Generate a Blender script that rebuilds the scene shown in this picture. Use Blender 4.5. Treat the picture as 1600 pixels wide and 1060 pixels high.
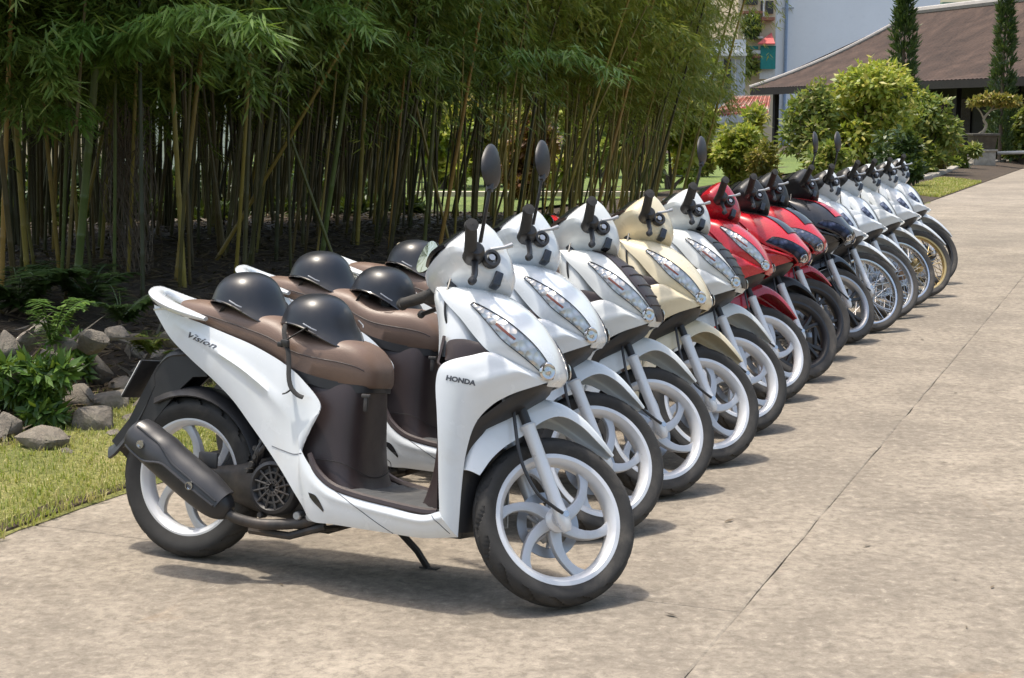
import bpy, bmesh, math, random
from mathutils import Vector, Matrix, noise
from mathutils.bvhtree import BVHTree
R = math.radians
SC = bpy.context.scene
for o in list(bpy.data.objects):
    bpy.data.objects.remove(o)
C = SC.collection

# ------------------------------------------------------------------ camera
cam_d = bpy.data.cameras.new('camera')
cam = bpy.data.objects.new('camera', cam_d); C.objects.link(cam)
CAMZ = 1.3886; PITCH = R(8.066); FPX = 2400.0
cam.location = (0, 0, CAMZ)
cam.rotation_euler = (R(90) - PITCH, 0, 0)
cam_d.sensor_width = 36.0; cam_d.lens = FPX / 1600 * 36.0
cam_d.clip_start = .05; cam_d.clip_end = 1500
SC.camera = cam

# ------------------------------------------------------------------ sky, sun, exposure
SUN_EL = R(77); SUN_AZ = R(-66)            # azimuth from +Y towards +X, position of the sun
sd = Vector((math.sin(SUN_AZ) * math.cos(SUN_EL), math.cos(SUN_AZ) * math.cos(SUN_EL), math.sin(SUN_EL)))
W = bpy.data.worlds.new('World'); SC.world = W; W.use_nodes = True
nt = W.node_tree; nt.nodes.clear()
sky = nt.nodes.new('ShaderNodeTexSky'); sky.sky_type = 'NISHITA'; sky.sun_disc = False
sky.sun_elevation = SUN_EL; sky.sun_rotation = SUN_AZ
sky.air_density = 1.6; sky.dust_density = 5.0; sky.ozone_density = 1.0
bg = nt.nodes.new('ShaderNodeBackground'); bg.inputs['Strength'].default_value = 0.15
wo = nt.nodes.new('ShaderNodeOutputWorld')
nt.links.new(sky.outputs[0], bg.inputs[0]); nt.links.new(bg.outputs[0], wo.inputs[0])
sl = bpy.data.lights.new('sun', 'SUN'); sl.energy = 2.7; sl.angle = R(2.2); sl.color = (1.0, .93, .82)
so = bpy.data.objects.new('sun', sl); C.objects.link(so)
so.rotation_euler = sd.to_track_quat('Z', 'Y').to_euler(); so.location = (0, 0, 30)
SC.view_settings.view_transform = 'Standard'; SC.view_settings.look = 'None'
SC.view_settings.exposure = 0.67; SC.view_settings.gamma = 1.0
SC.view_settings.use_curve_mapping = False
SC.render.engine = 'CYCLES'
SC.cycles.use_denoising = True
SC.cycles.max_bounces = 8; SC.cycles.diffuse_bounces = 4; SC.cycles.glossy_bounces = 3
SC.cycles.transmission_bounces = 4; SC.cycles.transparent_max_bounces = 8
SC.cycles.sample_clamp_indirect = 6.0

# ------------------------------------------------------------------ helpers
def V(*a): return Vector(a)
def clamp(x, a=0., b=1.): return a if x < a else b if x > b else x
def sstep(a, b, x):
    t = clamp((x - a) / (b - a)); return t * t * (3 - 2 * t)
def cr(pts, n):
    """n points along a Catmull-Rom curve through pts (tuples of any dimension), even in parameter"""
    m = len(pts); out = []
    for i in range(n):
        t = i * (m - 1) / (n - 1); k = min(int(t), m - 2); t -= k
        p0 = pts[k - 1] if k > 0 else [2 * a - b for a, b in zip(pts[0], pts[1])]
        p1, p2 = pts[k], pts[k + 1]
        p3 = pts[k + 2] if k + 2 < m else [2 * a - b for a, b in zip(pts[-1], pts[-2])]
        out.append(tuple(.5 * (2 * b + (c - a) * t + (2 * a - 5 * b + 4 * c - d) * t * t + (3 * b - a - 3 * c + d) * t ** 3)
                         for a, b, c, d in zip(p0, p1, p2, p3)))
    return out
def crv(pts, t):
    m = len(pts); t = clamp(t, 0, m - 1); k = min(int(t), m - 2); u = t - k
    p0 = pts[k - 1] if k > 0 else [2 * a - b for a, b in zip(pts[0], pts[1])]
    p1, p2 = pts[k], pts[k + 1]
    p3 = pts[k + 2] if k + 2 < m else [2 * a - b for a, b in zip(pts[-1], pts[-2])]
    return tuple(.5 * (2 * b + (c - a) * u + (2 * a - 5 * b + 4 * c - d) * u * u + (3 * b - a - 3 * c + d) * u ** 3)
                 for a, b, c, d in zip(p0, p1, p2, p3))

class MB:
    """collects geometry for one mesh"""
    def __init__(s): s.v = []; s.f = []
    def add(s, vs, fs):
        n = len(s.v); s.v += [tuple(v) for v in vs]; s.f += [tuple(i + n for i in f) for f in fs]; return s
    def grid(s, rows, closed_u=False, closed_v=False, cap=False):
        nu = len(rows); nv = len(rows[0]); vs = [p for r in rows for p in r]; fs = []
        for i in range(nu if closed_u else nu - 1):
            for j in range(nv if closed_v else nv - 1):
                a = i * nv + j; b = i * nv + (j + 1) % nv; c = ((i + 1) % nu) * nv + (j + 1) % nv; d = ((i + 1) % nu) * nv + j
                fs.append((a, b, c, d))
        if cap:
            fs.append(tuple(reversed(range(nv)))); fs.append(tuple(range((nu - 1) * nv, nu * nv)))
        return s.add(vs, fs)
    def box(s, c, d, rot=None):
        vs = []
        for z in (-1, 1):
            for y in (-1, 1):
                for x in (-1, 1):
                    q = Vector((x * d[0] / 2, y * d[1] / 2, z * d[2] / 2))
                    if rot is not None: q = rot @ q
                    vs.append(q + Vector(c))
        return s.add(vs, [(0, 2, 3, 1), (4, 5, 7, 6), (0, 1, 5, 4), (2, 6, 7, 3), (0, 4, 6, 2), (1, 3, 7, 5)])
    def tube(s, path, r, n=10, cap=True, smooth=0, flat=1.0):
        path = [Vector(p) for p in path]
        rr = list(r) if isinstance(r, (list, tuple)) else [r] * len(path)
        if smooth:
            q = cr([tuple(p) + (a,) for p, a in zip(path, rr)], smooth)
            path = [Vector(p[:3]) for p in q]; rr = [p[3] for p in q]
        rows = []; up = None
        for i, p in enumerate(path):
            t = (path[min(i + 1, len(path) - 1)] - path[max(i - 1, 0)]).normalized()
            if up is None:
                up = Vector((0, 0, 1)) if abs(t.z) < .9 else Vector((1, 0, 0))
            a = t.cross(up).normalized(); b = a.cross(t).normalized(); up = b
            rows.append([p + (a * math.cos(2 * math.pi * k / n) + b * math.sin(2 * math.pi * k / n) * flat) * rr[i] for k in range(n)])
        return s.grid(rows, closed_v=True, cap=cap)
    def lathe(s, prof, n=48, origin=(0, 0, 0), closed=False, ax='y'):
        """profile (radius, axial)"""
        rows = []
        for r, y in prof:
            row = []
            for k in range(n):
                a = 2 * math.pi * k / n; c, q = r * math.cos(a), r * math.sin(a)
                p = (c, y, q) if ax == 'y' else (c, q, y) if ax == 'z' else (y, c, q)
                row.append(Vector(p) + Vector(origin))
            rows.append(row)
        return s.grid(rows, closed_u=closed, closed_v=True)
    def mesh(s, name, mat=None, smooth=True, ang=40, solid=0, bevel=0, subd=0, merge=0, offset=-1):
        me = bpy.data.meshes.new(name); me.from_pydata(s.v, [], s.f)
        bm = bmesh.new(); bm.from_mesh(me)
        if merge: bmesh.ops.remove_doubles(bm, verts=bm.verts, dist=merge)
        bmesh.ops.recalc_face_normals(bm, faces=bm.faces) if not solid else None
        bm.to_mesh(me); bm.free()
        if solid or bevel or subd:
            ob = bpy.data.objects.new('tmp', me); C.objects.link(ob)
            if subd:
                m = ob.modifiers.new('s', 'SUBSURF'); m.levels = subd; m.render_levels = subd
            if solid:
                m = ob.modifiers.new('t', 'SOLIDIFY'); m.thickness = solid; m.offset = offset; m.use_even_offset = False
            if bevel:
                m = ob.modifiers.new('b', 'BEVEL'); m.width = bevel; m.segments = 2; m.limit_method = 'ANGLE'; m.angle_limit = R(35)
            dg = bpy.context.evaluated_depsgraph_get(); ev = ob.evaluated_get(dg)
            m2 = bpy.data.meshes.new_from_object(ev); bpy.data.objects.remove(ob); bpy.data.meshes.remove(me); me = m2; me.name = name
        if smooth:
            me.polygons.foreach_set('use_smooth', [True] * len(me.polygons))
            try: me.set_sharp_from_angle(angle=R(ang))
            except Exception: pass
        me.materials.clear()
        if mat: me.materials.append(mat)
        return me
def link(name, me, parent=None, mat=None, matrix=None):
    o = bpy.data.objects.new(name, me); C.objects.link(o)
    if parent is not None: o.parent = parent
    if matrix is not None: o.matrix_basis = matrix
    if mat is not None and me is not None:
        if not me.materials: me.materials.append(mat)
        o.material_slots[0].link = 'OBJECT'; o.material_slots[0].material = mat
    return o
def tag(o, label=None, cat=None, group=None, kind=None):
    if label: o['label'] = label
    if cat: o['category'] = cat
    if group: o['group'] = group
    if kind: o['kind'] = kind
    return o
def empty(name, matrix):
    o = bpy.data.objects.new(name, None); C.objects.link(o); o.empty_display_size = .1; o.matrix_basis = matrix
    return o
def bvh(*meshes):
    vs = []; fs = []
    for me in meshes:
        n = len(vs); vs += [v.co.copy() for v in me.vertices]; fs += [tuple(i + n for i in p.vertices) for p in me.polygons]
    return BVHTree.FromPolygons(vs, fs)
def text_mb(body, size, shear=0, bold=0):
    cu = bpy.data.curves.new('t', 'FONT'); cu.body = body; cu.size = size; cu.shear = shear; cu.offset = bold
    cu.extrude = 0; cu.align_x = 'CENTER'; cu.align_y = 'CENTER'; cu.resolution_u = 3
    ob = bpy.data.objects.new('t', cu); C.objects.link(ob)
    dg = bpy.context.evaluated_depsgraph_get(); me = bpy.data.meshes.new_from_object(ob.evaluated_get(dg))
    mb = MB().add([tuple(v.co) for v in me.vertices], [tuple(p.vertices) for p in me.polygons])
    bpy.data.objects.remove(ob); bpy.data.meshes.remove(me); return mb

# ------------------------------------------------------------------ materials
def nodes(name):
    m = bpy.data.materials.new(name); m.use_nodes = True; t = m.node_tree
    return m, t, t.nodes['Principled BSDF']
def N(t, kind, **k):
    n = t.nodes.new(kind)
    for a, b in k.items():
        if a in n.inputs: n.inputs[a].default_value = b
        else: setattr(n, a, b)
    return n
def ramp(t, fac, stops, interp='LINEAR'):
    n = t.nodes.new('ShaderNodeValToRGB'); e = n.color_ramp.elements; n.color_ramp.interpolation = interp
    while len(e) < len(stops): e.new(.5)
    for i, (p, c) in enumerate(stops):
        e[i].position = p; e[i].color = tuple(c) + (1,) if len(c) == 3 else c
    t.links.new(fac, n.inputs[0]); return n.outputs[0]
def mixc(t, fac, a, b, mode='MIX'):
    n = t.nodes.new('ShaderNodeMix'); n.data_type = 'RGBA'; n.blend_type = mode
    for sock, val in ((n.inputs[0], fac), (n.inputs[6], a), (n.inputs[7], b)):
        if hasattr(val, 'is_linked'): t.links.new(val, sock)
        elif isinstance(val, (int, float)): sock.default_value = val
        else: sock.default_value = tuple(val) + (1,) if len(val) == 3 else val
    return n.outputs[2]
def coord(t, which='Object', scale=None):
    tc = t.nodes.new('ShaderNodeTexCoord'); out = tc.outputs[which]
    if scale:
        mp = t.nodes.new('ShaderNodeMapping'); mp.inputs['Scale'].default_value = scale; t.links.new(out, mp.inputs[0]); out = mp.outputs[0]
    return out
def noise_n(t, vec, scale, detail=4, rough=.55, dist=0):
    n = t.nodes.new('ShaderNodeTexNoise'); n.inputs['Scale'].default_value = scale; n.inputs['Detail'].default_value = detail
    n.inputs['Roughness'].default_value = rough; n.inputs['Distortion'].default_value = dist
    t.links.new(vec, n.inputs['Vector']); return n.outputs['Fac']
def bump(t, bsdf, h, strength=.3, dist=.01, prev=None):
    b = t.nodes.new('ShaderNodeBump'); b.inputs['Strength'].default_value = strength; b.inputs['Distance'].default_value = dist
    t.links.new(h, b.inputs['Height'])
    if prev is not None: t.links.new(prev, b.inputs['Normal'])
    t.links.new(b.outputs[0], bsdf.inputs['Normal']); return b.outputs[0]
def simple(name, col, rough=.5, metal=0, coat=0, var=.12, vscale=9, bmp=0, bscale=200, dirt=None, dirt_amt=.5):
    m, t, b = nodes(name); vec = coord(t)
    f = noise_n(t, vec, vscale, 5, .6)
    lo = tuple(c * (1 - var) for c in col); hi = tuple(min(1, c * (1 + var)) for c in col)
    c = ramp(t, f, [(.3, lo), (.7, hi)])
    if dirt:
        f2 = noise_n(t, vec, 4.5, 8, .68, .6); k = ramp(t, f2, [(.52, (0, 0, 0)), (.80, (dirt_amt,) * 3)])
        c = mixc(t, k, c, dirt)
    t.links.new(c, b.inputs['Base Color'])
    b.inputs['Roughness'].default_value = rough; b.inputs['Metallic'].default_value = metal
    rr = ramp(t, noise_n(t, vec, 17, 4, .6), [(.3, (max(0, rough - .07),) * 3), (.75, (min(1, rough + .10),) * 3)])
    t.links.new(rr, b.inputs['Roughness'])
    if coat: b.inputs['Coat Weight'].default_value = coat; b.inputs['Coat Roughness'].default_value = .08
    if bmp: bump(t, b, noise_n(t, vec, bscale, 3, .6), bmp, .002)
    return m
MT = {}
MT['white'] = simple('white_paint', (.68, .71, .73), .22, coat=.8, var=.03, dirt=(.50, .44, .34), dirt_amt=.30)
MT['white2'] = simple('old_white_paint', (.66, .68, .67), .32, coat=.4, var=.04, dirt=(.46, .40, .30), dirt_amt=.42)
MT['pearl'] = simple('cool_white_paint', (.67, .71, .74), .22, coat=.8, var=.03, dirt=(.5, .45, .37), dirt_amt=.25)
MT['cream'] = simple('cream_paint', (.72, .63, .44), .30, coat=.5, var=.04, dirt=(.44, .35, .2), dirt_amt=.38)
MT['red'] = simple('red_paint', (.50, .012, .022), .25, coat=.7, var=.10, dirt=(.2, .05, .04), dirt_amt=.3)
MT['darkred'] = simple('deep_red_paint', (.36, .008, .018), .26, coat=.7, var=.10, dirt=(.2, .05, .04), dirt_amt=.3)
MT['brown'] = simple('dark_brown_plastic', (.036, .025, .025), .40, var=.10, bmp=.25, bscale=420, dirt=(.16, .12, .09), dirt_amt=.25)
MT['seat'] = simple('brown_vinyl', (.165, .108, .080), .42, var=.12, bmp=.35, bscale=330, dirt=(.2, .15, .11), dirt_amt=.25)
MT['blackseat'] = simple('black_vinyl', (.022, .021, .022), .45, var=.15, bmp=.35, bscale=330)
MT['black'] = simple('black_plastic', (.022, .022, .024), .42, var=.2, bmp=.15, bscale=500, dirt=(.10, .085, .07), dirt_amt=.35)
MT['gloss'] = simple('gloss_black_paint', (.018, .019, .023), .18, coat=.5, var=.1)
MT['engine'] = simple('dirty_engine_metal', (.05, .047, .045), .55, metal=.3, var=.35, vscale=25, dirt=(.16, .11, .075), dirt_amt=.6)
MT['rubber'] = simple('tyre_rubber', (.028, .027, .026), .78, var=.25, vscale=14, bmp=.3, bscale=260, dirt=(.16, .14, .115), dirt_amt=.5)
MT['rubber2'] = simple('dusty_tyre_rubber', (.05, .047, .044), .82, var=.25, vscale=14, bmp=.3, bscale=260, dirt=(.19, .165, .135), dirt_amt=.6)
MT['silver'] = simple('silver_paint', (.66, .67, .69), .34, metal=.25, var=.05, dirt=(.32, .29, .25), dirt_amt=.35)
MT['spoke'] = simple('silver_spoke_paint', (.50, .51, .53), .36, metal=.35, var=.06, dirt=(.24, .21, .18), dirt_amt=.5)
MT['alloy'] = simple('cast_alloy', (.42, .43, .45), .36, metal=.7, var=.08, dirt=(.22, .2, .17), dirt_amt=.4)
MT['steel'] = simple('bright_steel', (.62, .62, .62), .22, metal=1, var=.08)
MT['gold'] = simple('gold_anodised_rim', (.55, .42, .20), .34, metal=.6, var=.08)
MT['chrome'] = None
MT['orange'] = simple('amber_lamp', (.38, .075, .02), .2, coat=.6)
MT['redlamp'] = simple('red_lamp', (.40, .012, .012), .15, coat=.6)
MT['helmet'] = simple('matt_black_shell', (.011, .013, .018), .36, var=.10, bmp=.04, bscale=90)
MT['helmet'].node_tree.nodes['Principled BSDF'].inputs['Specular IOR Level'].default_value = .55
MT['floor'] = simple('grey_rubber_mat', (.060, .062, .064), .7, var=.2, bmp=.3, bscale=300, dirt=(.20, .18, .15), dirt_amt=.5)
MT['satin'] = simple('satin_black_cover', (.040, .040, .043), .33, var=.15, bmp=.05, bscale=300)
MT['strap'] = simple('black_webbing', (.02, .02, .02), .8, bmp=.5, bscale=700)
MT['plate'] = simple('plate_white', (.7, .7, .68), .4)
MT['ink'] = simple('dark_lettering', (.07, .075, .09), .35, var=.05)
MT['rusty'] = simple('rusty_steel', (.14, .075, .045), .75, metal=.2, var=.4, vscale=40)
MT['copper'] = simple('dusty_fork_paint', (.30, .21, .15), .5, metal=.3, var=.2)
def chrome_mat(name, a, bcol, sc):
    m, t, b = nodes(name); vec = coord(t)
    v = t.nodes.new('ShaderNodeTexVoronoi'); v.inputs['Scale'].default_value = sc; t.links.new(vec, v.inputs['Vector'])
    c = ramp(t, v.outputs['Distance'], [(.1, a), (.6, bcol)]); t.links.new(c, b.inputs['Base Color'])
    b.inputs['Metallic'].default_value = .55; b.inputs['Roughness'].default_value = .26
    bump(t, b, v.outputs['Distance'], .6, .01); return m
MT['chrome'] = chrome_mat('lamp_reflector', (.92, .91, .88), (.62, .61, .58), 46)
MT['smoke'] = chrome_mat('dark_lamp_reflector', (.30, .33, .42), (.05, .055, .08), 30)
def glass_mat(name, tint, amt=.86):
    m, t, b = nodes(name); out = t.nodes['Material Output']
    tr = t.nodes.new('ShaderNodeBsdfTransparent'); tr.inputs[0].default_value = tint + (1,)
    gl = t.nodes.new('ShaderNodeBsdfGlossy'); gl.inputs['Roughness'].default_value = .08
    fr = t.nodes.new('ShaderNodeFresnel'); fr.inputs[0].default_value = 1.33
    mx = t.nodes.new('ShaderNodeMixShader'); t.links.new(fr.outputs[0], mx.inputs[0]); t.links.new(tr.outputs[0], mx.inputs[1]); t.links.new(gl.outputs[0], mx.inputs[2])
    t.links.new(mx.outputs[0], out.inputs[0]); t.nodes.remove(b); return m
MT['lens'] = glass_mat('clear_lamp_lens', (.96, .96, .96))
MT['smokelens'] = glass_mat('tinted_lamp_lens', (.5, .52, .6))
m, t, b = nodes('mirror_glass'); b.inputs['Base Color'].default_value = (.75, .78, .76, 1); b.inputs['Metallic'].default_value = 1; b.inputs['Roughness'].default_value = .04
MT['mirror'] = m

# ================================================================== SCOOTERS
WB = 1.256; RAKE = R(26.5)
TH, LEAN, STEER = R(24.19), R(9.625), R(47.965)
AX = Vector((-math.sin(RAKE), 0, math.cos(RAKE))); P0 = Vector((WB + .08, 0, 0))
def steer_matrix(a): return Matrix.Translation(P0) @ Matrix.Rotation(a, 4, AX) @ Matrix.Translation(-P0)

def side_patch(U, L, nu, nv, bulge=0, sgn=-1, crease=None):
    """U, L: (x, y_out, z) edges, y_out = distance from the centre plane; returns rows"""
    us = cr(U, nu); ls = cr(L, nu); rows = []
    for i in range(nu):
        row = []
        for j in range(nv):
            s = j / (nv - 1); p = [a + (b - a) * s for a, b in zip(us[i], ls[i])]
            bl = bulge(i / (nu - 1)) if callable(bulge) else bulge
            y = p[1] + bl * math.sin(math.pi * s) ** .8
            if crease: y += crease(i / (nu - 1), s)
            row.append((p[0], sgn * y, p[2]))
        rows.append(row)
    return rows
def panel(name, U, L, nu, nv, bulge=0, crease=None, th=.004):
    """right and left panel meshes, outer faces outwards"""
    out = []
    for sg in (-1, 1):
        mb = MB().grid(side_patch(U, L, nu, nv, bulge, sg, crease))
        tot = 0
        for f in mb.f:
            p, q, r = (Vector(mb.v[i]) for i in f[:3]); tot += (q - p).cross(r - p).y
        if tot * sg < 0: mb.f = [tuple(reversed(f)) for f in mb.f]
        out.append(mb.mesh(name, solid=th, ang=42))
    return out

class Cowl:
    """front cowl: arched sections between a centre line and a side line"""
    def __init__(s, centre, edge, boxy=.75):
        s.c = centre; s.e = edge; s.n = len(centre); s.k = boxy
    def pt(s, t, phi):
        c = crv(s.c, t); e = crv(s.e, t)          # centre (x,z), edge (x,y,z)
        q = math.cos(phi); q = abs(q) ** s.k; sn = math.sin(phi); yy = math.copysign(abs(sn) ** (s.k + .12), sn)
        return Vector((e[0] + (c[0] - e[0]) * q, e[1] * yy, e[2] + (c[1] - e[2]) * q))
    def nrm(s, t, phi):
        d = .02
        a = s.pt(t + d, phi) - s.pt(t - d, phi); b = s.pt(t, phi + d) - s.pt(t, phi - d)
        n = a.cross(b).normalized()
        if n.x + .3 * n.z < 0 and abs(phi) < .6: n = -n
        elif abs(phi) >= .6 and n.y * phi < 0: n = -n
        return n
    def rows(s, t0, t1, p0, p1, nt, npz, off=0):
        rows = []
        for i in range(nt):
            t = t0 + (t1 - t0) * i / (nt - 1)
            a = p0(i / (nt - 1)) if callable(p0) else p0; b = p1(i / (nt - 1)) if callable(p1) else p1
            row = []
            for j in range(npz):
                ph = a + (b - a) * j / (npz - 1)
                row.append(s.pt(t, ph) + (s.nrm(t, clamp(ph, -1.5, 1.5)) * off if off else Vector()))
            rows.append(row)
        return rows

def oriented(mb, ref):
    """wind faces so that normals point away from ref"""
    f2 = []
    for f in mb.f:
        a, b, c = (Vector(mb.v[i]) for i in f[:3]); n = (b - a).cross(c - a)
        if n.length < 1e-12: a, b, c = (Vector(mb.v[i]) for i in (f[0], f[2], f[-1])); n = (b - a).cross(c - a)
        f2.append(f if n.dot((a + b + c) / 3 - Vector(ref)) > 0 else tuple(reversed(f)))
    mb.f = f2; return mb

class Model:
    def __init__(s): s.parts = []
    def add(s, name, me, key, parent=None, steer=False, spin=None, label=None, opt=None):
        s.parts.append(dict(name=name, me=me, key=key, parent=parent, steer=steer, spin=spin, label=label, opt=opt)); return len(s.parts) - 1
    def place(s, name, mat, roles, steer=STEER, rnd=None, skip=()):
        root = empty(name, mat); obs = []; S = steer_matrix(steer); inst = {}
        for p in s.parts:
            if p['opt'] and p['opt'] in skip: obs.append(None); continue
            par = root if p['parent'] is None else obs[p['parent']]
            if par is None: obs.append(None); continue
            mtx = Matrix()
            if p['parent'] is None:
                if p['steer']: mtx = S.copy()
                if p['spin'] is not None:
                    a = rnd.uniform(0, 6.28) if rnd else 0
                    mtx = mtx @ Matrix.Translation(p['spin']) @ Matrix.Rotation(a, 4, 'Y')
            o = link(p['name'], p['me'], par, MT[roles.get(p['key'], p['key'])], mtx)
            if p['label']: o['label'] = p['label']
            obs.append(o)
        return root

# ---------- wheels (round their own hub, axis y)
def tyre_mesh(Rt, w, Rr, seed, nseg=144):
    h = w / 2; prof = []
    bead = Rr - .002
    pts = [(bead, h * .72), (Rr + .35 * (Rt - Rr), h * .98), (Rr + .62 * (Rt - Rr), h), (Rt - .22 * (Rt - Rr), h * .86), (Rt - .07 * (Rt - Rr), h * .58), (Rt - .012 * (Rt - Rr), h * .26), (Rt, 0)]
    prof = pts + [(r, -y) for r, y in reversed(pts[:-1])]
    prof = cr(prof, 27)
    rows = []
    for j, (r, y) in enumerate(prof):
        row = []
        for k in range(nseg * 2):
            a = 2 * math.pi * k / (nseg * 2); rr = r
            if r > Rt - .32 * (Rt - Rr):
                q = (a * 17 / (2 * math.pi) + abs(y) / h * .9) % 1.0
                if q < .24 and abs(y) > h * .12: rr -= .010
                if abs(abs(y) - h * .10) < h * .06: rr -= .004
            row.append((rr * math.cos(a), y, rr * math.sin(a)))
        rows.append(row)
    return MB().grid(rows, closed_v=True).mesh('tyre', MT['rubber'], ang=50)
def rim_mesh(Rr, Ri, hw):
    prof = [(Rr, -hw), (Rr + .003, -hw * .86), (Rr - .010, -hw * .7), (Rr - .014, 0), (Rr - .010, hw * .7), (Rr + .003, hw * .86), (Rr, hw),
            (Rr - .012, hw), (Rr - .018, hw * .86), (Ri + .004, hw * .62), (Ri, hw * .3), (Ri, -hw * .3), (Ri + .004, -hw * .62), (Rr - .018, -hw * .86), (Rr - .012, -hw)]
    return MB().lathe(prof, 72, closed=True).mesh('rim', ang=35)
def swirl_spoke(Ri, base, hubr=.026):
    rows = []; n = 9
    for i in range(n):
        s = i / (n - 1); r = hubr + (Ri + .006 - hubr) * s
        a = base + .62 * s ** 1.35 - .1 * s
        w = .0100 + .011 * (1 - s) ** 1.5 + .009 * s ** 6; d = .015 - .006 * s
        rad = Vector((math.cos(a), 0, math.sin(a))); tan = Vector((-math.sin(a), 0, math.cos(a)))
        # lean of the blade along the curve
        tdir = (tan - rad * .35).normalized()
        c = rad * r
        rows.append([c + tdir * (w * math.copysign(abs(math.cos(q)) ** .28, math.cos(q))) + Vector((0, d * math.copysign(abs(math.sin(q)) ** .28, math.sin(q)), 0)) for q in [k * math.pi / 6 + .26 for k in range(12)]])
    return MB().grid(rows, closed_v=True).mesh('spoke', ang=26)
def y_spoke(Ri, base):
    mb = MB()
    for da in (-.16, .16):
        rows = []
        for i in range(6):
            s = i / 5; r = .025 + (Ri + .004 - .025) * s; a = base + da * s
            rad = Vector((math.cos(a), 0, math.sin(a))); tan = Vector((-math.sin(a), 0, math.cos(a))); w = .009; d = .017 - .004 * s
            rows.append([rad * r + tan * w * x + Vector((0, d * y, 0)) for x, y in ((-1, -1), (1, -1), (1, 1), (-1, 1))])
        mb.grid(rows, closed_v=True, cap=True)
    return mb.mesh('spoke', ang=30, bevel=.003)
def hub_mesh(r, hw):
    return MB().lathe([(.004, -hw - .008), (.013, -hw - .008), (.014, -hw + .004), (r * .7, -hw + .004), (r, -hw * .6), (r * .85, 0), (r, hw * .6), (r * .7, hw), (.004, hw)], 28).mesh('hub', ang=40)
def disc_mesh(r0, r1, y):
    mb = MB(); n = 48; fs = []
    mb.lathe([(r0, y - .002), (r1, y - .002), (r1, y + .002), (r0, y + .002)], n, closed=True)
    for k in range(10):
        a = k * math.pi / 5; mb.tube([(r0 * math.cos(a) * 1.02, y, r0 * math.sin(a) * 1.02), (.03 * math.cos(a + .3), y, .03 * math.sin(a + .3))], .006, 6)
    return mb.mesh('brake_disc', ang=30)
RIM14 = rim_mesh(.194, .165, .034)
RIM17 = rim_mesh(.236, .218, .022)
TY_F = tyre_mesh(.250, .082, .190, 1); TY_R = tyre_mesh(.259, .094, .190, 2); TY_17 = tyre_mesh(.280, .072, .232, 3)
SWIRL = [swirl_spoke(.165, k * math.pi / 3) for k in range(6)]
YSP = [y_spoke(.165, k * 2 * math.pi / 5) for k in range(5)]
HUB_F = hub_mesh(.038, .045); HUB_R = hub_mesh(.048, .05); HUB_D = hub_mesh(.062, .05)
DISC = disc_mesh(.068, .098, .052)
def wire_spokes():
    out = []
    for k in range(36):
        a = k * 2 * math.pi / 36; sg = -1 if k % 2 else 1; da = (.55 if (k // 2) % 2 else -.55)
        p = (.055 * math.cos(a + da), .035 * sg, .055 * math.sin(a + da)); q = (.220 * math.cos(a), .004 * sg, .220 * math.sin(a))
        out.append(MB().tube([p, q], .0022, 5).mesh('spoke'))
    return out
WIRES = wire_spokes()
def add_wheel(M, name, hub, tyre, rim, spokes, hubm, rimkey, steer, disc=None):
    i = M.add(name, rim, rimkey, None, steer, Vector(hub))
    M.add('tyre', tyre, 'tyre', i); M.add('hub', hubm, 'hubmat', i)
    for s in spokes: M.add('spoke', s, 'spokemat', i)
    if disc: M.add('brake_disc', disc, 'alloy', i)
    return i

# ---------- seat, tail, floor ... shared by the scooters
def seat_mesh():
    # x, half width, z of bottom edge, z of top, roundness
    S = [(-.075, .035, .792, .812), (-.055, .070, .775, .826), (0, .095, .752, .830), (.09, .112, .735, .822), (.19, .122, .708, .808), (.28, .128, .680, .796),
         (.335, .132, .660, .784), (.385, .136, .642, .757), (.44, .136, .624, .740), (.505, .132, .609, .737), (.565, .122, .601, .733), (.615, .108, .598, .716),
         (.648, .090, .599, .686), (.668, .064, .603, .655), (.675, .03, .610, .632)]
    S = cr(S, 46); rows = []
    for x, w, zb, zt in S:
        row = []
        for k in range(25):
            a = -math.pi / 2 + math.pi * k / 24; sn, cs = math.sin(a), math.cos(a)
            y = w * math.copysign(abs(sn) ** .62, sn) * (1.0 - .05 * (1 - abs(cs)))
            z = zb + (zt - zb) * abs(cs) ** .46
            row.append((x, y, z))
        row += [(x, w * .8, zb - .012), (x, -w * .8, zb - .012)]
        rows.append(row)
    return MB().grid(rows, closed_v=True, cap=True).mesh('seat', ang=60)
def seat_gap_mesh():  # black strip standing in for the shaded gap under the seat
    S = [(-.05, .060, .776), (.0, .088, .752), (.09, .106, .733), (.19, .116, .706), (.28, .122, .678), (.38, .130, .642), (.44, .130, .622), (.505, .126, .607), (.565, .116, .598), (.615, .102, .595), (.645, .084, .596), (.662, .05, .598)]
    rows = []
    for x, w, z in cr(S, 30): rows.append([(x, w * s, z + dz) for s in (-1, 1) for dz in ((-.022, .006) if s < 0 else (.006, -.022))])
    return MB().grid(rows, closed_v=True, cap=True).mesh('seat_gap_strip', ang=40)
def dring(z, xb, xf, w, n=33, k=.34):
    row = []
    for i in range(n):
        a = -math.pi / 2 + math.pi * i / (n - 1); cs, sn = math.cos(a), math.sin(a)
        row.append((xb + (xf - xb) * abs(cs) ** k, w * math.copysign(abs(sn) ** .75, sn), z))
    return row
def underseat_mesh():
    L = [(.262, .54, .690, .160), (.30, .52, .668, .152), (.35, .49, .657, .146), (.42, .465, .652, .140), (.50, .47, .650, .132), (.56, .46, .650, .124), (.612, .44, .652, .112)]
    return MB().grid([dring(*q) for q in cr(L, 22)]).mesh('underseat_panel', ang=50, solid=.004)
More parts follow.
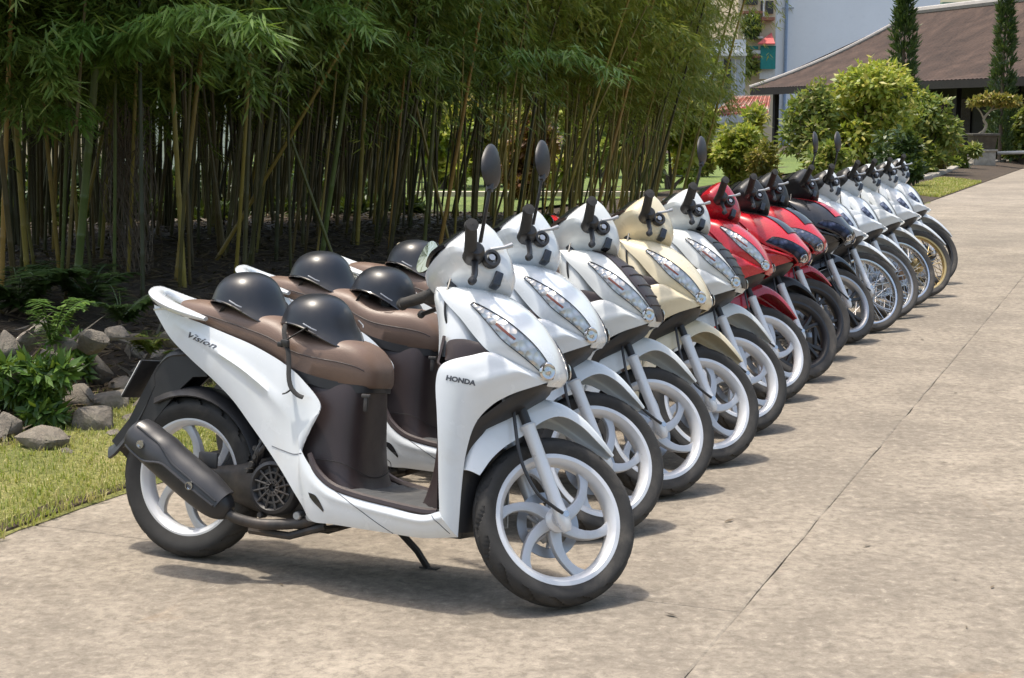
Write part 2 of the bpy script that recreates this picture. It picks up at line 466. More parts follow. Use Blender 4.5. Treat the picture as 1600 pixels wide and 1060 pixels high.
def inner_shield_mesh():
    L = [(.262, .900, .190), (.30, .918, .194), (.36, .938, .198), (.45, .948, .202), (.56, .938, .202), (.65, .928, .195), (.71, .930, .178), (.76, .925, .150)]
    rows = []
    for z, x, w in cr(L, 20):
        row = []
        for i in range(17):
            s = -1 + 2 * i / 16; row.append((x + (max(.975, x + .03) - x) * abs(s) ** 7 * (1 if z < .68 else .3) - .018 * (1 - s * s), w * s, z))
        rows.append(row)
    return MB().grid(rows).mesh('inner_shield', ang=50, solid=.006)
def column_cover_mesh():
    L = [(.70, .97, .10, .150), (.76, .96, .095, .140), (.82, .94, .088, .126), (.87, .915, .08, .112), (.905, .895, .06, .085)]
    rows = []
    for z, x, hl, w in cr(L, 12):
        rows.append([(x + hl * math.cos(a), w * math.sin(a), z) for a in [2 * math.pi * k / 28 for k in range(28)]])
    return MB().grid(rows, closed_v=True, cap=True).mesh('column_cover', ang=50)
def floor_mesh():
    mb = MB(); rows = []
    prof = [(.49, .345), (.53, .318), (.58, .295), (.64, .279), (.72, .270), (.80, .266), (.90, .262), (.985, .262)]
    xs = cr(prof, 60)
    for i, (x, z) in enumerate(xs):
        w = .15 + .046 * sstep(.50, .64, x); row = []
        for j in range(15):
            s = -1 + 2 * j / 14; rz = .003 if (i % 4 < 2 and .35 < abs(s) < .9) else 0
            row.append((x, w * s, z + rz - .01 * abs(s) ** 8))
        rows.append(row)
    mb.grid(rows); return mb.mesh('floorboard', ang=30, solid=.012)
SIDE_U = [(-.168, .052, .803), (-.06, .083, .777), (.05, .108, .755), (.16, .125, .727), (.28, .139, .694), (.40, .146, .645), (.475, .153, .598), (.550, .170, .528),
          (.512, .174, .468), (.489, .178, .425), (.522, .186, .368), (.60, .197, .305), (.70, .202, .277), (.82, .206, .258), (.93, .209, .246), (.988, .211, .262)]
SIDE_L = [(-.160, .056, .780), (-.075, .083, .702), (.02, .100, .640), (.12, .118, .583), (.215, .135, .522), (.30, .148, .447), (.365, .157, .387), (.43, .166, .322),
          (.475, .172, .272), (.515, .178, .230), (.555, .184, .188), (.63, .189, .186), (.72, .190, .183), (.83, .190, .180), (.93, .188, .178), (1.035, .176, .191)]
SHIELD_B = [(.988, .211, .262), (.980, .214, .35), (.972, .217, .45), (.962, .218, .54), (.950, .214, .62), (.954, .207, .667), (.976, .193, .690), (1.03, .172, .708), (1.088, .150, .722), (1.15, .122, .697), (1.215, .088, .667)]
SHIELD_F = [(1.035, .176, .191), (1.033, .170, .33), (1.037, .165, .43), (1.055, .155, .515), (1.098, .144, .572), (1.150, .128, .607), (1.195, .106, .628), (1.215, .092, .637), (1.225, .082, .642), (1.230, .074, .645), (1.234, .066, .648)]
def tail_parts(M, paintkey='paint'):
    # grab rail
    path = []
    for k in range(31):
        a = -1 + 2 * k / 30; s = abs(a)
        x = -.180 + .27 * s ** 1.9; y = .128 * math.copysign(min(1, s * 1.30) ** .8, a); z = .850 - .084 * s ** 1.3
        path.append((x, y, z))
    rr = [.010 + .016 * math.sin(math.pi * (.12 + .76 * k / 30)) ** .6 for k in range(31)]
    rr = [.012 + .022 * (1 - abs(-1 + 2 * k / 30) ** 5) * (.62 + .38 * abs(-1 + 2 * k / 30)) for k in range(31)]
    gm = MB().tube(path, rr, 12, flat=.60).mesh('grab_rail')
    M.add('grab_rail', gm, 'paint')
    # tail light
    rows = []
    for k in range(13):
        a = -1 + 2 * k / 12
        rows.append([(-.158 + .13 * abs(a) ** 2.0 + .035 * u, .086 * a, .776 - .070 * u - .030 * abs(a)) for u in (0, .25, .5, .75, 1)])
    M.add('tail_lamp', MB().grid(rows).mesh('tail_lamp', solid=.006, offset=1), 'taillens')
    # top tail cover
    rows = []
    for x, w, z in cr([(-.165, .055, .802), (-.12, .068, .806), (-.06, .083, .800), (0, .094, .780)], 10):
        rows.append([(x, w * s, z - .018 * s * s) for s in [-1 + k / 6 for k in range(13)]])
    M.add('tail_cover', MB().grid(rows).mesh('tail_cover', solid=.006), 'paint')
    # black under tail + mudguard
    rows = []
    C_ = [(.06, .690, .055), (-.03, .672, .055), (-.115, .655, .052), (-.168, .585, .050), (-.205, .500, .052), (-.248, .420, .056), (-.302, .352, .058), (-.338, .328, .050)]
    for x, z, w in cr(C_, 26):
        rows.append([(x + .028 * s * s * (1 if z < .6 else .3), w * s, z - (.02 if z > .6 else .035) * abs(s) ** 3) for s in [-1 + k / 5 for k in range(11)]])
    i = M.add('rear_mudguard', MB().grid(rows).mesh('rear_mudguard', solid=.010, ang=45), 'black')
    # web of the plate bracket
    mb = MB()
    for y in (-.045, .045):
        mb.grid([[(a[0], y - .004, a[1]), (a[0], y + .004, a[1]), (b_[0], y + .004, b_[1]), (b_[0], y - .004, b_[1])] for a, b_ in
                 [((.03, .66), (.055, .585)), ((-.06, .655), (-.0, .58)), ((-.14, .61), (-.055, .53)), ((-.19, .52), (-.12, .45)), ((-.235, .43), (-.185, .37)), ((-.30, .35), (-.27, .325))]], closed_v=True, cap=True)
    M.add('bracket', mb.mesh('bracket'), 'black', i)
    rot = Matrix.Rotation(R(29), 3, 'Y')
    M.add('number_plate', MB().box((-.222, 0, .560), (.006, .150, .135), rot).mesh('number_plate', bevel=.002), 'plate', i)
    M.add('plate_frame', MB().box((-.216, 0, .560), (.008, .158, .143), rot).mesh('plate_frame', bevel=.003), 'black', i)

def engine_parts(M):
    # crank case and swing arm
    rows = []
    for x, z0, z1, w in cr([(-.03, .225, .295, .03), (.06, .215, .300, .045), (.16, .20, .315, .07), (.27, .175, .345, .105), (.38, .165, .36, .125), (.48, .165, .345, .12), (.56, .18, .30, .09)], 18):
        zc = (z0 + z1) / 2; hz = (z1 - z0) / 2
        rows.append([(x, .012 + w * math.copysign(abs(math.cos(a)) ** .6, math.cos(a)), zc + hz * math.copysign(abs(math.sin(a)) ** .6, math.sin(a))) for a in [2 * math.pi * k / 20 for k in range(20)]])
    rows = [[(p[0], p[1] if p[1] < .012 or p[0] > .3 else p[1] + .02, p[2]) for p in r] for r in rows]
    e = M.add('engine_block', MB().grid(rows, closed_v=True, cap=True).mesh('engine_block', ang=45), 'engine')
    o = (.385, -.118, .268)
    M.add('fan_cover', MB().lathe([(.088, .03), (.088, -.012), (.080, -.026), (.070, -.030), (.066, -.024), (.060, -.016), (.004, -.016)], 40, o).mesh('fan_cover', ang=30), 'black', e)
    mb = MB()
    for k in range(12):
        a = k * math.pi / 6; mb.tube([(o[0] + .012 * math.cos(a), o[1] - .022, o[2] + .012 * math.sin(a)), (o[0] + .066 * math.cos(a + .25), o[1] - .024, o[2] + .066 * math.sin(a + .25))], .0042, 6)
    for r in (.024, .046): mb.lathe([(r - .003, -.020), (r + .003, -.020), (r + .003, -.026), (r - .003, -.026)], 28, o, closed=True)
    M.add('fan_grille', mb.mesh('fan_grille'), 'engine', e)
    # cylinder, fins and clutter in front of the fan
    mb = MB()
    for k in range(7): mb.box((.50 + k * .014, -.02, .27 + k * .003), (.006, .17, .13))
    M.add('cooling_fins', mb.mesh('cooling_fins', smooth=False), 'engine', e)
    for k, (x, y, z, r) in enumerate([(.30, -.13, .33, .011), (.315, -.135, .355, .008), (.285, -.13, .31, .009), (.305, -.12, .38, .010), (.47, -.12, .19, .014), (.515, -.118, .192, .016), (.345, -.13, .18, .010), (.33, -.128, .405, .009)]):
        M.add('bolt', MB().lathe([(.001, -.012), (r * .8, -.012), (r, -.008), (r, .02), (.001, .02)], 10, (x, y, z)).mesh('bolt', ang=30), 'engine' if k not in (4, 5) else 'alloy', e)
    for k in range(4):
        M.add('hose', MB().tube([(.29 + .012 * k, -.10 - .008 * k, .30 + .02 * k), (.315 + .01 * k, -.14, .36 + .01 * k), (.34, -.13 + .02 * k, .42), (.36 + .02 * k, -.10, .46)], .006 + .002 * (k % 2), 7, smooth=14).mesh('hose'), 'black', e)
    M.add('transmission_case', MB().grid([[(x, .115 + w * math.cos(a), z + h * math.sin(a)) for a in [2 * math.pi * k / 18 for k in range(18)]] for x, z, h, w in
          cr([(-.07, .255, .02, .02), (-.04, .257, .07, .035), (.05, .258, .09, .04), (.2, .258, .075, .04), (.33, .258, .085, .042), (.42, .258, .095, .04), (.50, .258, .04, .02)], 20)], closed_v=True, cap=True).mesh('transmission_case'), 'engine', e)
    # shock absorber + spring
    sh = M.add('shock_absorber', MB().tube([(.10, .115, .30), (.17, .115, .60)], .016, 10).mesh('shock_absorber'), 'black')
    M.add('spring', MB().tube([(.11 + .055 * k / 60 + .026 * math.cos(k * .62) * .97, .115 + .026 * math.sin(k * .62), .335 + .235 * k / 60 - .026 * math.cos(k * .62) * .23) for k in range(61)], .005, 6).mesh('spring'), 'darkred', sh)
    # inner mudguard over the rear wheel
    rows = []
    for k in range(17):
        a = R(8 + 112 * k / 16); row = []
        for j in range(9):
            s = -1 + j / 4; r = .292 - .03 * abs(s) ** 4; row.append((r * math.cos(a) * 1.02, .064 * s, .259 + r * math.sin(a)))
        rows.append(row)
    M.add('inner_mudguard', MB().grid(rows).mesh('inner_mudguard', solid=.006), 'black')
    # battery box / frame under the side panels
    M.add('frame', MB().box((.36, 0, .54), (.26, .13, .12)).box((.80, 0, .215), (.44, .24, .075)).box((.52, 0, .40), (.12, .2, .28)).tube([(.98, .06, .20), (1.01, .05, .5), (.95, .03, .85)], .03, 10).mesh('frame', bevel=.01), 'black')
    # muffler
    A = Vector((-.092, -.205, .398)); B = Vector((.262, -.178, .180)); d = (B - A); L = d.length; d.normalize()
    n2 = Vector((0, 1, 0)) - d * d.y; n2.normalize(); n1 = d.cross(n2).normalized()
    rows = []
    for s, r in cr([(0, .020), (.012, .040), (.05, .050), (.25, .056), (.55, .058), (.78, .056), (.90, .048), (.97, .034), (1.0, .022)], 30):
        row = []
        for k in range(24):
            a = 2 * math.pi * k / 24
            u = r * math.copysign(abs(math.cos(a)) ** .8, math.cos(a)); v = r * .86 * math.copysign(abs(math.sin(a)) ** .8, math.sin(a))
            row.append(A + d * (s * L) + n1 * u + n2 * v)
        rows.append(row)
    mu = M.add('muffler', MB().grid(rows, closed_v=True, cap=True).mesh('muffler', ang=50), 'muf')
    rows = []
    for s in [0.03 + .9 * k / 20 for k in range(21)]:
        row = []
        a0 = R(-138 + 34 * sstep(.2, .42, s)); a1 = R(15 - 20 * sstep(.7, .95, s))
        r = .067 - .010 * sstep(.72, .95, s) + .004 * math.exp(-((s - .3) / .06) ** 2) - .008 * sstep(.12, 0, s)
        for k in range(13):
            a = a0 + (a1 - a0) * k / 12
            row.append(A + d * (s * L) + n1 * r * math.cos(a + R(20)) + n2 * (r * .9 * math.sin(a + R(20))))
        rows.append(row)
    M.add('heat_shield', oriented(MB().grid(rows), (A + B) / 2).mesh('heat_shield', solid=.005, ang=45), 'satin', mu)
    for q_, off in ((0, -.002), (1, 0)):
        P = []
        for s in [.05 + .86 * k / 24 for k in range(25)]:
            a_ = R(-138 + 34 * sstep(.2, .42, s)) if q_ == 0 else R(-70 - 18 * sstep(.25, .5, s)); r = .069 - .010 * sstep(.72, .95, s) - .008 * sstep(.12, 0, s) + .004 * math.exp(-((s - .3) / .06) ** 2) + off
            P.append(A + d * (s * L) + n1 * r * math.cos(a_ + R(20)) + n2 * (r * .9 * math.sin(a_ + R(20))))
        M.add('shield_rib', MB().tube(P, .0042 if q_ == 0 else .0032, 7).mesh('shield_rib'), 'satin', mu)
    M.add('end_cap', MB().grid([[A + d * h_ + (n1 * math.cos(q) + n2 * .86 * math.sin(q)) * r_ for q in [2 * math.pi * k / 22 for k in range(22)]] for r_, h_ in ((.054, .045), (.057, .035), (.055, .012), (.043, -.004), (.02, -.012), (.018, .01))], closed_v=True).mesh('end_cap', ang=35), 'black', mu)
    M.add('bracket', MB().box(A + d * (.60 * L) + n2 * .03 + n1 * .075, (.07, .012, .05)).mesh('bracket', bevel=.006), 'black', mu)
    for s in (.17, .68):
        p = A + d * (s * L) + n1 * .010 - n2 * .062
        M.add('bolt', MB().grid([[p + (d * math.cos(q) + n1 * math.sin(q)) * r_ - n2 * h_ for q in [2 * math.pi * k / 14 for k in range(14)]] for r_, h_ in ((.013, -.006), (.013, .003), (.010, .003), (.0095, -.002), (.001, -.002))], closed_v=True).mesh('bolt', ang=30), 'steel', mu)
    M.add('exhaust_pipe', MB().tube([(.245, -.178, .190), (.28, -.175, .168), (.36, -.15, .155), (.46, -.12, .165), (.53, -.085, .185), (.575, -.04, .23)], .017, 12, smooth=24).mesh('exhaust_pipe'), 'pipe')
    # stands
    M.add('side_stand', MB().tube([(.66, .10, .185), (.735, .165, .09), (.76, .198, .036)], .011, 8).box((.765, .205, .034), (.06, .035, .008)).mesh('side_stand'), 'black')
    M.add('centre_stand', MB().tube([(.555, -.10, .165), (.44, -.115, .125), (.30, -.118, .128)], .012, 8).tube([(.555, .10, .165), (.44, .115, .125), (.30, .118, .128)], .012, 8).tube([(.48, -.11, .14), (.48, .11, .14)], .01, 8).mesh('centre_stand'), 'engine')

def fork_parts(M, fx=WB, fz=.25, lat=.078, key='silver'):
    for sg in (-1, 1):
        y = lat * sg
        def q(h, off=0): return (fx - .012 - h * math.tan(RAKE) + off, y, fz + h)
        f = M.add('fork_leg', MB().tube([q(-.045), q(-.03), q(0), q(.03), q(.235), q(.245), q(.25)], [.012, .020, .022, .019, .021, .024, .021], 14).mesh('fork_leg'), key, None, True)
        M.add('fork_tube', MB().tube([q(.24), q(.44)], .0145, 12).mesh('fork_tube'), 'black', f)
    M.add('axle', MB().tube([(fx - .005, -lat - .022, fz), (fx - .005, lat + .022, fz)], .010, 10).mesh('axle'), 'steel', None, True)
    M.add('fork_bridge', MB().box((fx - .43 * math.tan(RAKE), 0, fz + .415), (.06, lat * 2 + .04, .03)).tube([(fx - .43 * math.tan(RAKE) - .02, 0, fz + .4), (.875, 0, .93)], .022, 10).mesh('fork_bridge', bevel=.006), 'black', None, True)

def fender_parts(M, prof, key='fender'):
    rows = []
    for x, z, w, d in cr(prof, 34):
        h = Vector((WB - x, 0, .25 - z)); h.normalize(); row = []
        for k in range(17):
            a = -math.pi / 2 + math.pi * k / 16; sn = math.sin(a); cs = abs(math.cos(a))
            p = Vector((x, w * math.copysign(abs(sn) ** .75, sn), z)) + h * d * (1 - cs ** .6)
            row.append(p)
        rows.append(row)
    return M.add('front_fender', oriented(MB().grid(rows), (WB, 0, .25)).mesh('front_fender', solid=.004, ang=50), key, None, True)
FENDER_V = [(.950, .345, .052, .050), (.956, .43, .060, .085), (.990, .508, .066, .110), (1.06, .566, .069, .112), (1.145, .602, .068, .085), (1.225, .604, .065, .055), (1.30, .577, .059, .042), (1.37, .530, .045, .032), (1.428, .482, .018, .014)]

def bars_parts(M, cowl='pod', mirrors=True):
    """steered: handlebar, cowl, grips, levers, mirrors"""
    prof = {'pod': [(.812, .985), (.822, 1.008), (.860, 1.052), (.902, 1.091), (.935, 1.106), (.970, 1.085), (1.010, 1.040), (1.040, .990), (1.056, .935), (1.046, .890), (.97, .872), (.885, .905), (.825, .955)],
            'wave': [(.80, .95), (.81, .99), (.84, 1.03), (.89, 1.065), (.935, 1.075), (.975, 1.04), (1.0, .99), (1.02, .93), (1.02, .885), (.99, .862), (.93, .868), (.86, .88), (.81, .91)]}[cowl]
    hw = .15
    def pod(ys, name, sel=None):
        rows = []
        for y in ys:
            s = clamp(1 - (abs(y) / hw) ** 2.6) ** .42
            q_ = prof + [prof[0]]; ring = []
            for i_ in range(39):
                t_ = i_ * (len(q_) - 1) / 39; k_ = int(t_); f_ = t_ - k_; c_ = crv(q_, t_); ring.append(tuple(.35 * c + .65 * (a + (b_ - a) * f_) for a, b_, c in zip(q_[k_], q_[k_ + 1], c_)))
            row = []
            for x, z in ring:
                cx, cz = .872, .955
                row.append((cx + (x - cx) * (.42 + .58 * s), y, cz + (z - cz) * (.42 + .58 * s)))
            rows.append(row)
        return rows
    ys = [-hw + 2 * hw * k / 30 for k in range(31)]
    rows = pod(ys, '')
    if cowl == 'wave':
        # white front shell and black rider-side shell
        fr = [r[8:35] for r in rows]; bk = [r[34:] + r[:9] for r in rows]
        b = M.add('handlebar_cowl', oriented(MB().grid(fr), (.87, 0, .96)).mesh('handlebar_cowl', solid=.004, ang=50), 'barcowl', None, True)
        M.add('instrument_cowl', oriented(MB().grid(bk), (.90, 0, .96)).mesh('instrument_cowl', solid=.003, ang=50), 'black', b)
    else:
        b = M.add('handlebar_cowl', MB().grid(rows, closed_v=True, cap=True).mesh('handlebar_cowl', ang=32), 'barcowl', None, True)
        # dial glass on the rider side
        M.add('instrument_panel', MB().grid([[(.803 + .055 * u + .012 * abs(s) ** 2, .085 * s, 1.002 + .062 * u - .01 * s * s) for u in (0, .5, 1)] for s in [-1 + k / 5 for k in range(11)]]).mesh('instrument_panel', solid=.012, offset=0), 'gloss', b)
    # dark slot and small screws on the front face
    M.add('vent', MB().box((.968, -.132, .900), (.026, .040, .046), Matrix.Rotation(R(10), 3, 'Y')).mesh('vent', bevel=.004), 'gloss', b)
    for sg in (-1, 1):
        g = M.add('handle_grip', MB().tube([(.872, .13 * sg, .950), (.862, .19 * sg, .950), (.818, .318 * sg, .960)], [.0165, .0185, .0175], 14, smooth=8).lathe([(.001, -.01), (.0195, -.008), (.0195, .008), (.001, .012)], 14, (.816, .325 * sg, .960)).mesh('handle_grip', ang=50), 'rubber', None, True)
        M.add('switch_housing', MB().grid([[(.880 + (r + .004) * math.cos(a) - .2 * (abs(y) - .17), y * sg, .950 + r * math.sin(a)) for a in [2 * math.pi * k / 16 for k in range(16)]] for y, r in ((.135, .016), (.140, .027), (.180, .028), (.206, .024), (.212, .018))], closed_v=True, cap=True).mesh('switch_housing'), 'black', g)
        lv = [(.884, .168 * sg, .945), (.880, .190 * sg, .905), (.870, .228 * sg, .860), (.856, .256 * sg, .826)] if sg < 0 else [(.890, .168, .945), (.915, .20, .940), (.905, .25, .935), (.875, .305, .930)]
        M.add('brake_lever', MB().tube(lv, [.012, .010, .0095, .0085], 10, smooth=14, flat=.7).lathe([(.001, -.010), (.012, -.007), (.012, .007), (.001, .010)], 10, lv[-1]).mesh('brake_lever'), 'lever', g)
        ring = M.add('lever_bracket', MB().lathe([(.017, -.010), (.025, -.010), (.028, -.005), (.028, .010), (.017, .010)], 22, (.936, .165 * sg, .950), closed=True).mesh('lever_bracket', ang=40), 'black', g)
        M.add('clamp', MB().tube([(.936, .150 * sg, .950), (.936, .174 * sg, .952)], .010, 12).tube([(.935, .150 * sg, .985), (.975, .155 * sg, 1.000), (1.000, .15 * sg, 1.016)], [.006, .0055, .008], 8).mesh('clamp'), 'alloy', g)
    if mirrors:
        for sg, op in ((-1, 'mirror_right'), (1, 'mirror_left')):
            if sg == -1:
                base = Vector((.885, -.205, .975)); mid = Vector((.872, -.27, 1.04)); tip = Vector((.868, -.300, 1.105)); cen = Vector((.862, -.302, 1.172)); yaw = R(-47); hh = .070; wid = .052; roll = 0
            else:
                base = Vector((.885, .205, .975)); mid = Vector((.885, .25, 1.03)); tip = Vector((.89, .285, 1.085)); cen = Vector((.880, .318, 1.140)); yaw = R(10); hh = .052; wid = .075; roll = 0
            st = M.add('mirror', MB().tube([base, mid, tip, tip.lerp(cen, .35)], [.006, .0055, .006, .009], 8, smooth=12).lathe([(.001, -.01), (.012, -.01), (.012, .012), (.001, .012)], 12, tip, ax='z').mesh('mirror'), 'black', None, True, opt=op)
            Rm = Matrix.Rotation(yaw, 3, 'Z')
            rows = []
            for k in range(9):
                q = k / 8; rr = math.sin(q * math.pi / 2); rows.append([cen + Rm @ Vector((.024 * math.cos(q * math.pi / 2), wid * rr * math.cos(a) * (1 - .25 * math.sin(a)), hh * rr * math.sin(a))) for a in [2 * math.pi * j / 24 for j in range(24)]])
            M.add('mirror_housing', MB().grid(rows, closed_v=True).mesh('mirror_housing'), 'mirrorback', st)
            rows = [[cen + Rm @ Vector((-.002 - .002 * (1 - q), wid * .96 * q * math.cos(a) * (1 - .25 * math.sin(a)), hh * .96 * q * math.sin(a))) for a in [2 * math.pi * j / 24 for j in range(24)]] for q in (.02, .5, 1)]
            M.add('mirror_glass', MB().grid(rows, closed_v=True).mesh('mirror_glass'), 'mirror', st)
    # cables behind the front wheel
    M.add('brake_cable', MB().tube([(1.055, -.085, .66), (1.06, -.088, .60), (1.075, -.092, .50), (1.10, -.105, .38), (1.15, -.112, .295), (1.205, -.108, .262), (1.24, -.10, .25)], .0052, 7, smooth=36).mesh('brake_cable'), 'black', None, True)
    for sg in (-1, 1):
        M.add('control_cable', MB().tube([(.905, .075 * sg, .93), (.915, .118 * sg, .87), (.925, .128 * sg, .81), (.945, .11 * sg, .76)], .0035, 6, smooth=16).mesh('control_cable'), 'black')

# ---------- complete models
SEAT = seat_mesh(); SEATB = seat_gap_mesh(); UNDER = underseat_mesh(); INNER = inner_shield_mesh(); COLCOV = column_cover_mesh(); FLOOR = floor_mesh()
def side_crease(u, s):      # shallow character line that runs from the tail to the sill
    c = .34 + .30 * u
    return .010 * math.exp(-((s - c) / .06) ** 2) * sstep(.05, .25, u) * (1 - sstep(.30, .44, u)) + .006 * math.exp(-((s - .25) / .12) ** 2) * sstep(.62, .8, u)
SIDE = panel('side_panel', SIDE_U, SIDE_L, 110, 15, lambda u: .010 * sstep(0, .25, u) * (1 - .75 * sstep(.36, .46, u) * (1 - sstep(.52, .66, u))), side_crease)
SHIELD = panel('leg_shield', SHIELD_B, SHIELD_F, 64, 13, lambda u: .012 + .012 * sstep(.3, .7, u) * (1 - sstep(.8, 1, u)), lambda u, s: .010 * math.exp(-((s - .62) / .12) ** 2) * sstep(.35, .6, u) * (1 - sstep(.75, .95, u)))
def decal(body, size, shear, centre, rotz, width, target, name, bold=0):
    """flat lettering laid on the right-hand side of a panel"""
    mb = text_mb(body, size, shear, bold); tree = bvh(target)
    xs = [v[0] for v in mb.v]; k = width / (max(xs) - min(xs)); c, s_ = math.cos(rotz), math.sin(rotz); vs = []
    for x, y, z in mb.v:
        x *= k; px, pz = centre[0] + x * c - y * s_, centre[1] + x * s_ + y * c
        h = tree.ray_cast(Vector((px, -1, pz)), Vector((0, 1, 0)))[0]
        vs.append((px, (h.y if h else -.2) - .0016, pz))
    mb.v = vs; return mb.mesh(name, smooth=False)
HONDA = decal('HONDA', .019, 0, (1.020, .636), R(-7), .084, SHIELD[0], 'lettering', .0010)
SCRIPT = decal('Vision', .026, .45, (.068, .700), R(-14), .130, SIDE[0], 'lettering', .0004)
BROWN_INS = panel('brown_insert', [(.950, .165, .700), (.955, .165, .745), (1.00, .158, .755), (1.045, .150, .748)], [(.958, .178, .690), (1.0, .172, .700), (1.045, .158, .712), (1.075, .148, .722)], 14, 6, .003)
def slot():
    tree = bvh(SIDE[0]); rows = []
    for u in cr([(.545, .272, .552, .258), (.572, .266, .568, .244), (.592, .246, .588, .230), (.604, .226, .602, .219)], 14):
        row = []
        for j in range(5):
            s = j / 4; x, z = u[0] + (u[2] - u[0]) * s, u[1] + (u[3] - u[1]) * s; h = tree.ray_cast(Vector((x, -1, z)), Vector((0, 1, 0)))[0]
            row.append((x, (h.y if h else -.2) - .0015, z))
        rows.append(row)
    a = MB().grid(rows).mesh('air_slot'); b = MB().grid([[(x, -y, z) for x, y, z in r] for r in rows]).mesh('air_slot'); return a, b
SLOT = slot()

FTRIM = [MB().tube([(x, sg * y, z) for x, y, z in [(.530, .178, .385), (.56, .184, .338), (.62, .190, .298), (.70, .194, .279), (.82, .196, .264), (.93, .197, .254), (.975, .196, .258)]], [.008, .012, .013, .013, .013, .013, .010], 8, smooth=30).mesh('floor_trim') for sg in (-1, 1)]
def seat_seam(sg):
    P = []
    for x, w, zb, zt in cr([(-.04, .080, .768, .829), (.0, .095, .752, .830), (.09, .112, .735, .822), (.19, .122, .708, .808), (.28, .128, .680, .796), (.335, .132, .660, .784), (.385, .135, .642, .757), (.44, .136, .624, .740), (.505, .132, .609, .737), (.565, .122, .601, .733), (.615, .108, .598, .716), (.645, .092, .599, .688)], 50):
        a = R(79); y = w * math.sin(a) ** .62 * (1 - .05 * (1 - math.cos(a))); P.append((x, sg * (y + .0008), zb + (zt - zb) * math.cos(a) ** .46))
    return MB().tube(P, .0018, 5).mesh('seat_seam')
SSEAM = [seat_seam(-1), seat_seam(1)]
USEAMS = [MB().tube([(p[0] + .0005, p[1] * 1.003, p[2] + .05 * (p[1] / .15) ** 2 * (1 if q_ else .4)) for p in dring(z_, xb_, xf_ + .001, w_)], .0012, 5).mesh('panel_seam') for z_, xb_, xf_, w_, q_ in ((.318, .51, .664, .151, 1),)]
def seam(pts, target):
    tree = bvh(target); P = []
    for x, z in cr(pts, 30):
        h = tree.ray_cast(Vector((x, -1, z)), Vector((0, 1, 0)))[0]
        if h: P.append((x, h.y - .0002, z))
    return MB().tube(P, .0013, 5).mesh('panel_seam')
SEAMS = [seam(SA, SIDE[0]) for SA in ([(.640, .285), (.70, .256), (.76, .222), (.80, .200), (.835, .181)], [(.965, .248), (.990, .225), (1.015, .200)], [(.385, .395), (.43, .385), (.47, .378), (.505, .384)])]
CENTRE_V = [(.868, .908), (.945, .910), (1.035, .898), (1.104, .862), (1.163, .814), (1.212, .752), (1.240, .699), (1.250, .662), (1.236, .634)]
EDGE_V = [(.885, .112, .893), (.920, .126, .858), (.975, .136, .815), (1.030, .141, .762), (1.082, .146, .722), (1.145, .120, .697), (1.197, .093, .672), (1.230, .066, .652), (1.226, .055, .636)]
def scooter_base(M, cowl, cowlkey='paint'):
    st_ = M.add('seat', SEAT, 'seat'); M.add('seat_gap_strip', SEATB, 'black', st_)
    for sm in SSEAM: M.add('seat_seam', sm, 'inner', st_)
    for k in (0, 1):
        i = M.add('side_panel', SIDE[k], 'paint')
        if k == 0: M.add('lettering', SCRIPT, 'ink', i)
        M.add('air_slot', SLOT[k], 'gloss', i)
        if k == 0:
            for sm in SEAMS: M.add('panel_seam', sm, 'ink', i)
    for k in (0, 1):
        i = M.add('leg_shield', SHIELD[k], 'paint')
        if k == 0: M.add('lettering', HONDA, 'ink', i)
    u_ = M.add('underseat_panel', UNDER, 'inner')
    for sm in USEAMS: M.add('panel_seam', sm, 'strap', u_)
    for k in (0, 1): M.add('floor_trim', FTRIM[k], 'inner')
    M.add('seat_latch', MB().box((.668, -.105, .545), (.014, .012, .05)).box((.668, -.108, .567), (.03, .010, .012)).mesh('seat_latch', bevel=.003), 'engine')
    M.add('inner_shield', INNER, 'inner'); M.add('column_cover', COLCOV, 'paint'); M.add('floorboard', FLOOR, 'floor')
    for k in (0, 1): M.add('side_insert', BROWN_INS[k], 'inner')
    i = M.add('front_cowl', oriented(MB().grid(cowl.rows(0, cowl.n - 1, -math.pi / 2, math.pi / 2, 60, 41)), (1.0, 0, .70)).mesh('front_cowl', solid=.004, ang=50), cowlkey)
    M.add('cowl_lining', MB().grid([[(1.05 + .13 * math.cos(a) * k_, .155 * math.sin(a) * k_, z) for a in [math.pi * (-.5 + j / 12) for j in range(13)]] for z, k_ in ((.60, .75), (.66, .9), (.70, .8), (.72, .3))]).mesh('cowl_lining', solid=.003), 'black')
    M.add('wheel_well', MB().grid([[(1.005 + .05 * math.cos(a) + .16 * sstep(.45, .65, z), (.165 - .07 * sstep(.5, .65, z)) * math.sin(a), z) for a in [math.pi * (-.5 + j / 8) for j in range(9)]] for z in (.20, .3, .4, .5, .56, .61, .64)]).mesh('wheel_well', solid=.003), 'black')
    return i
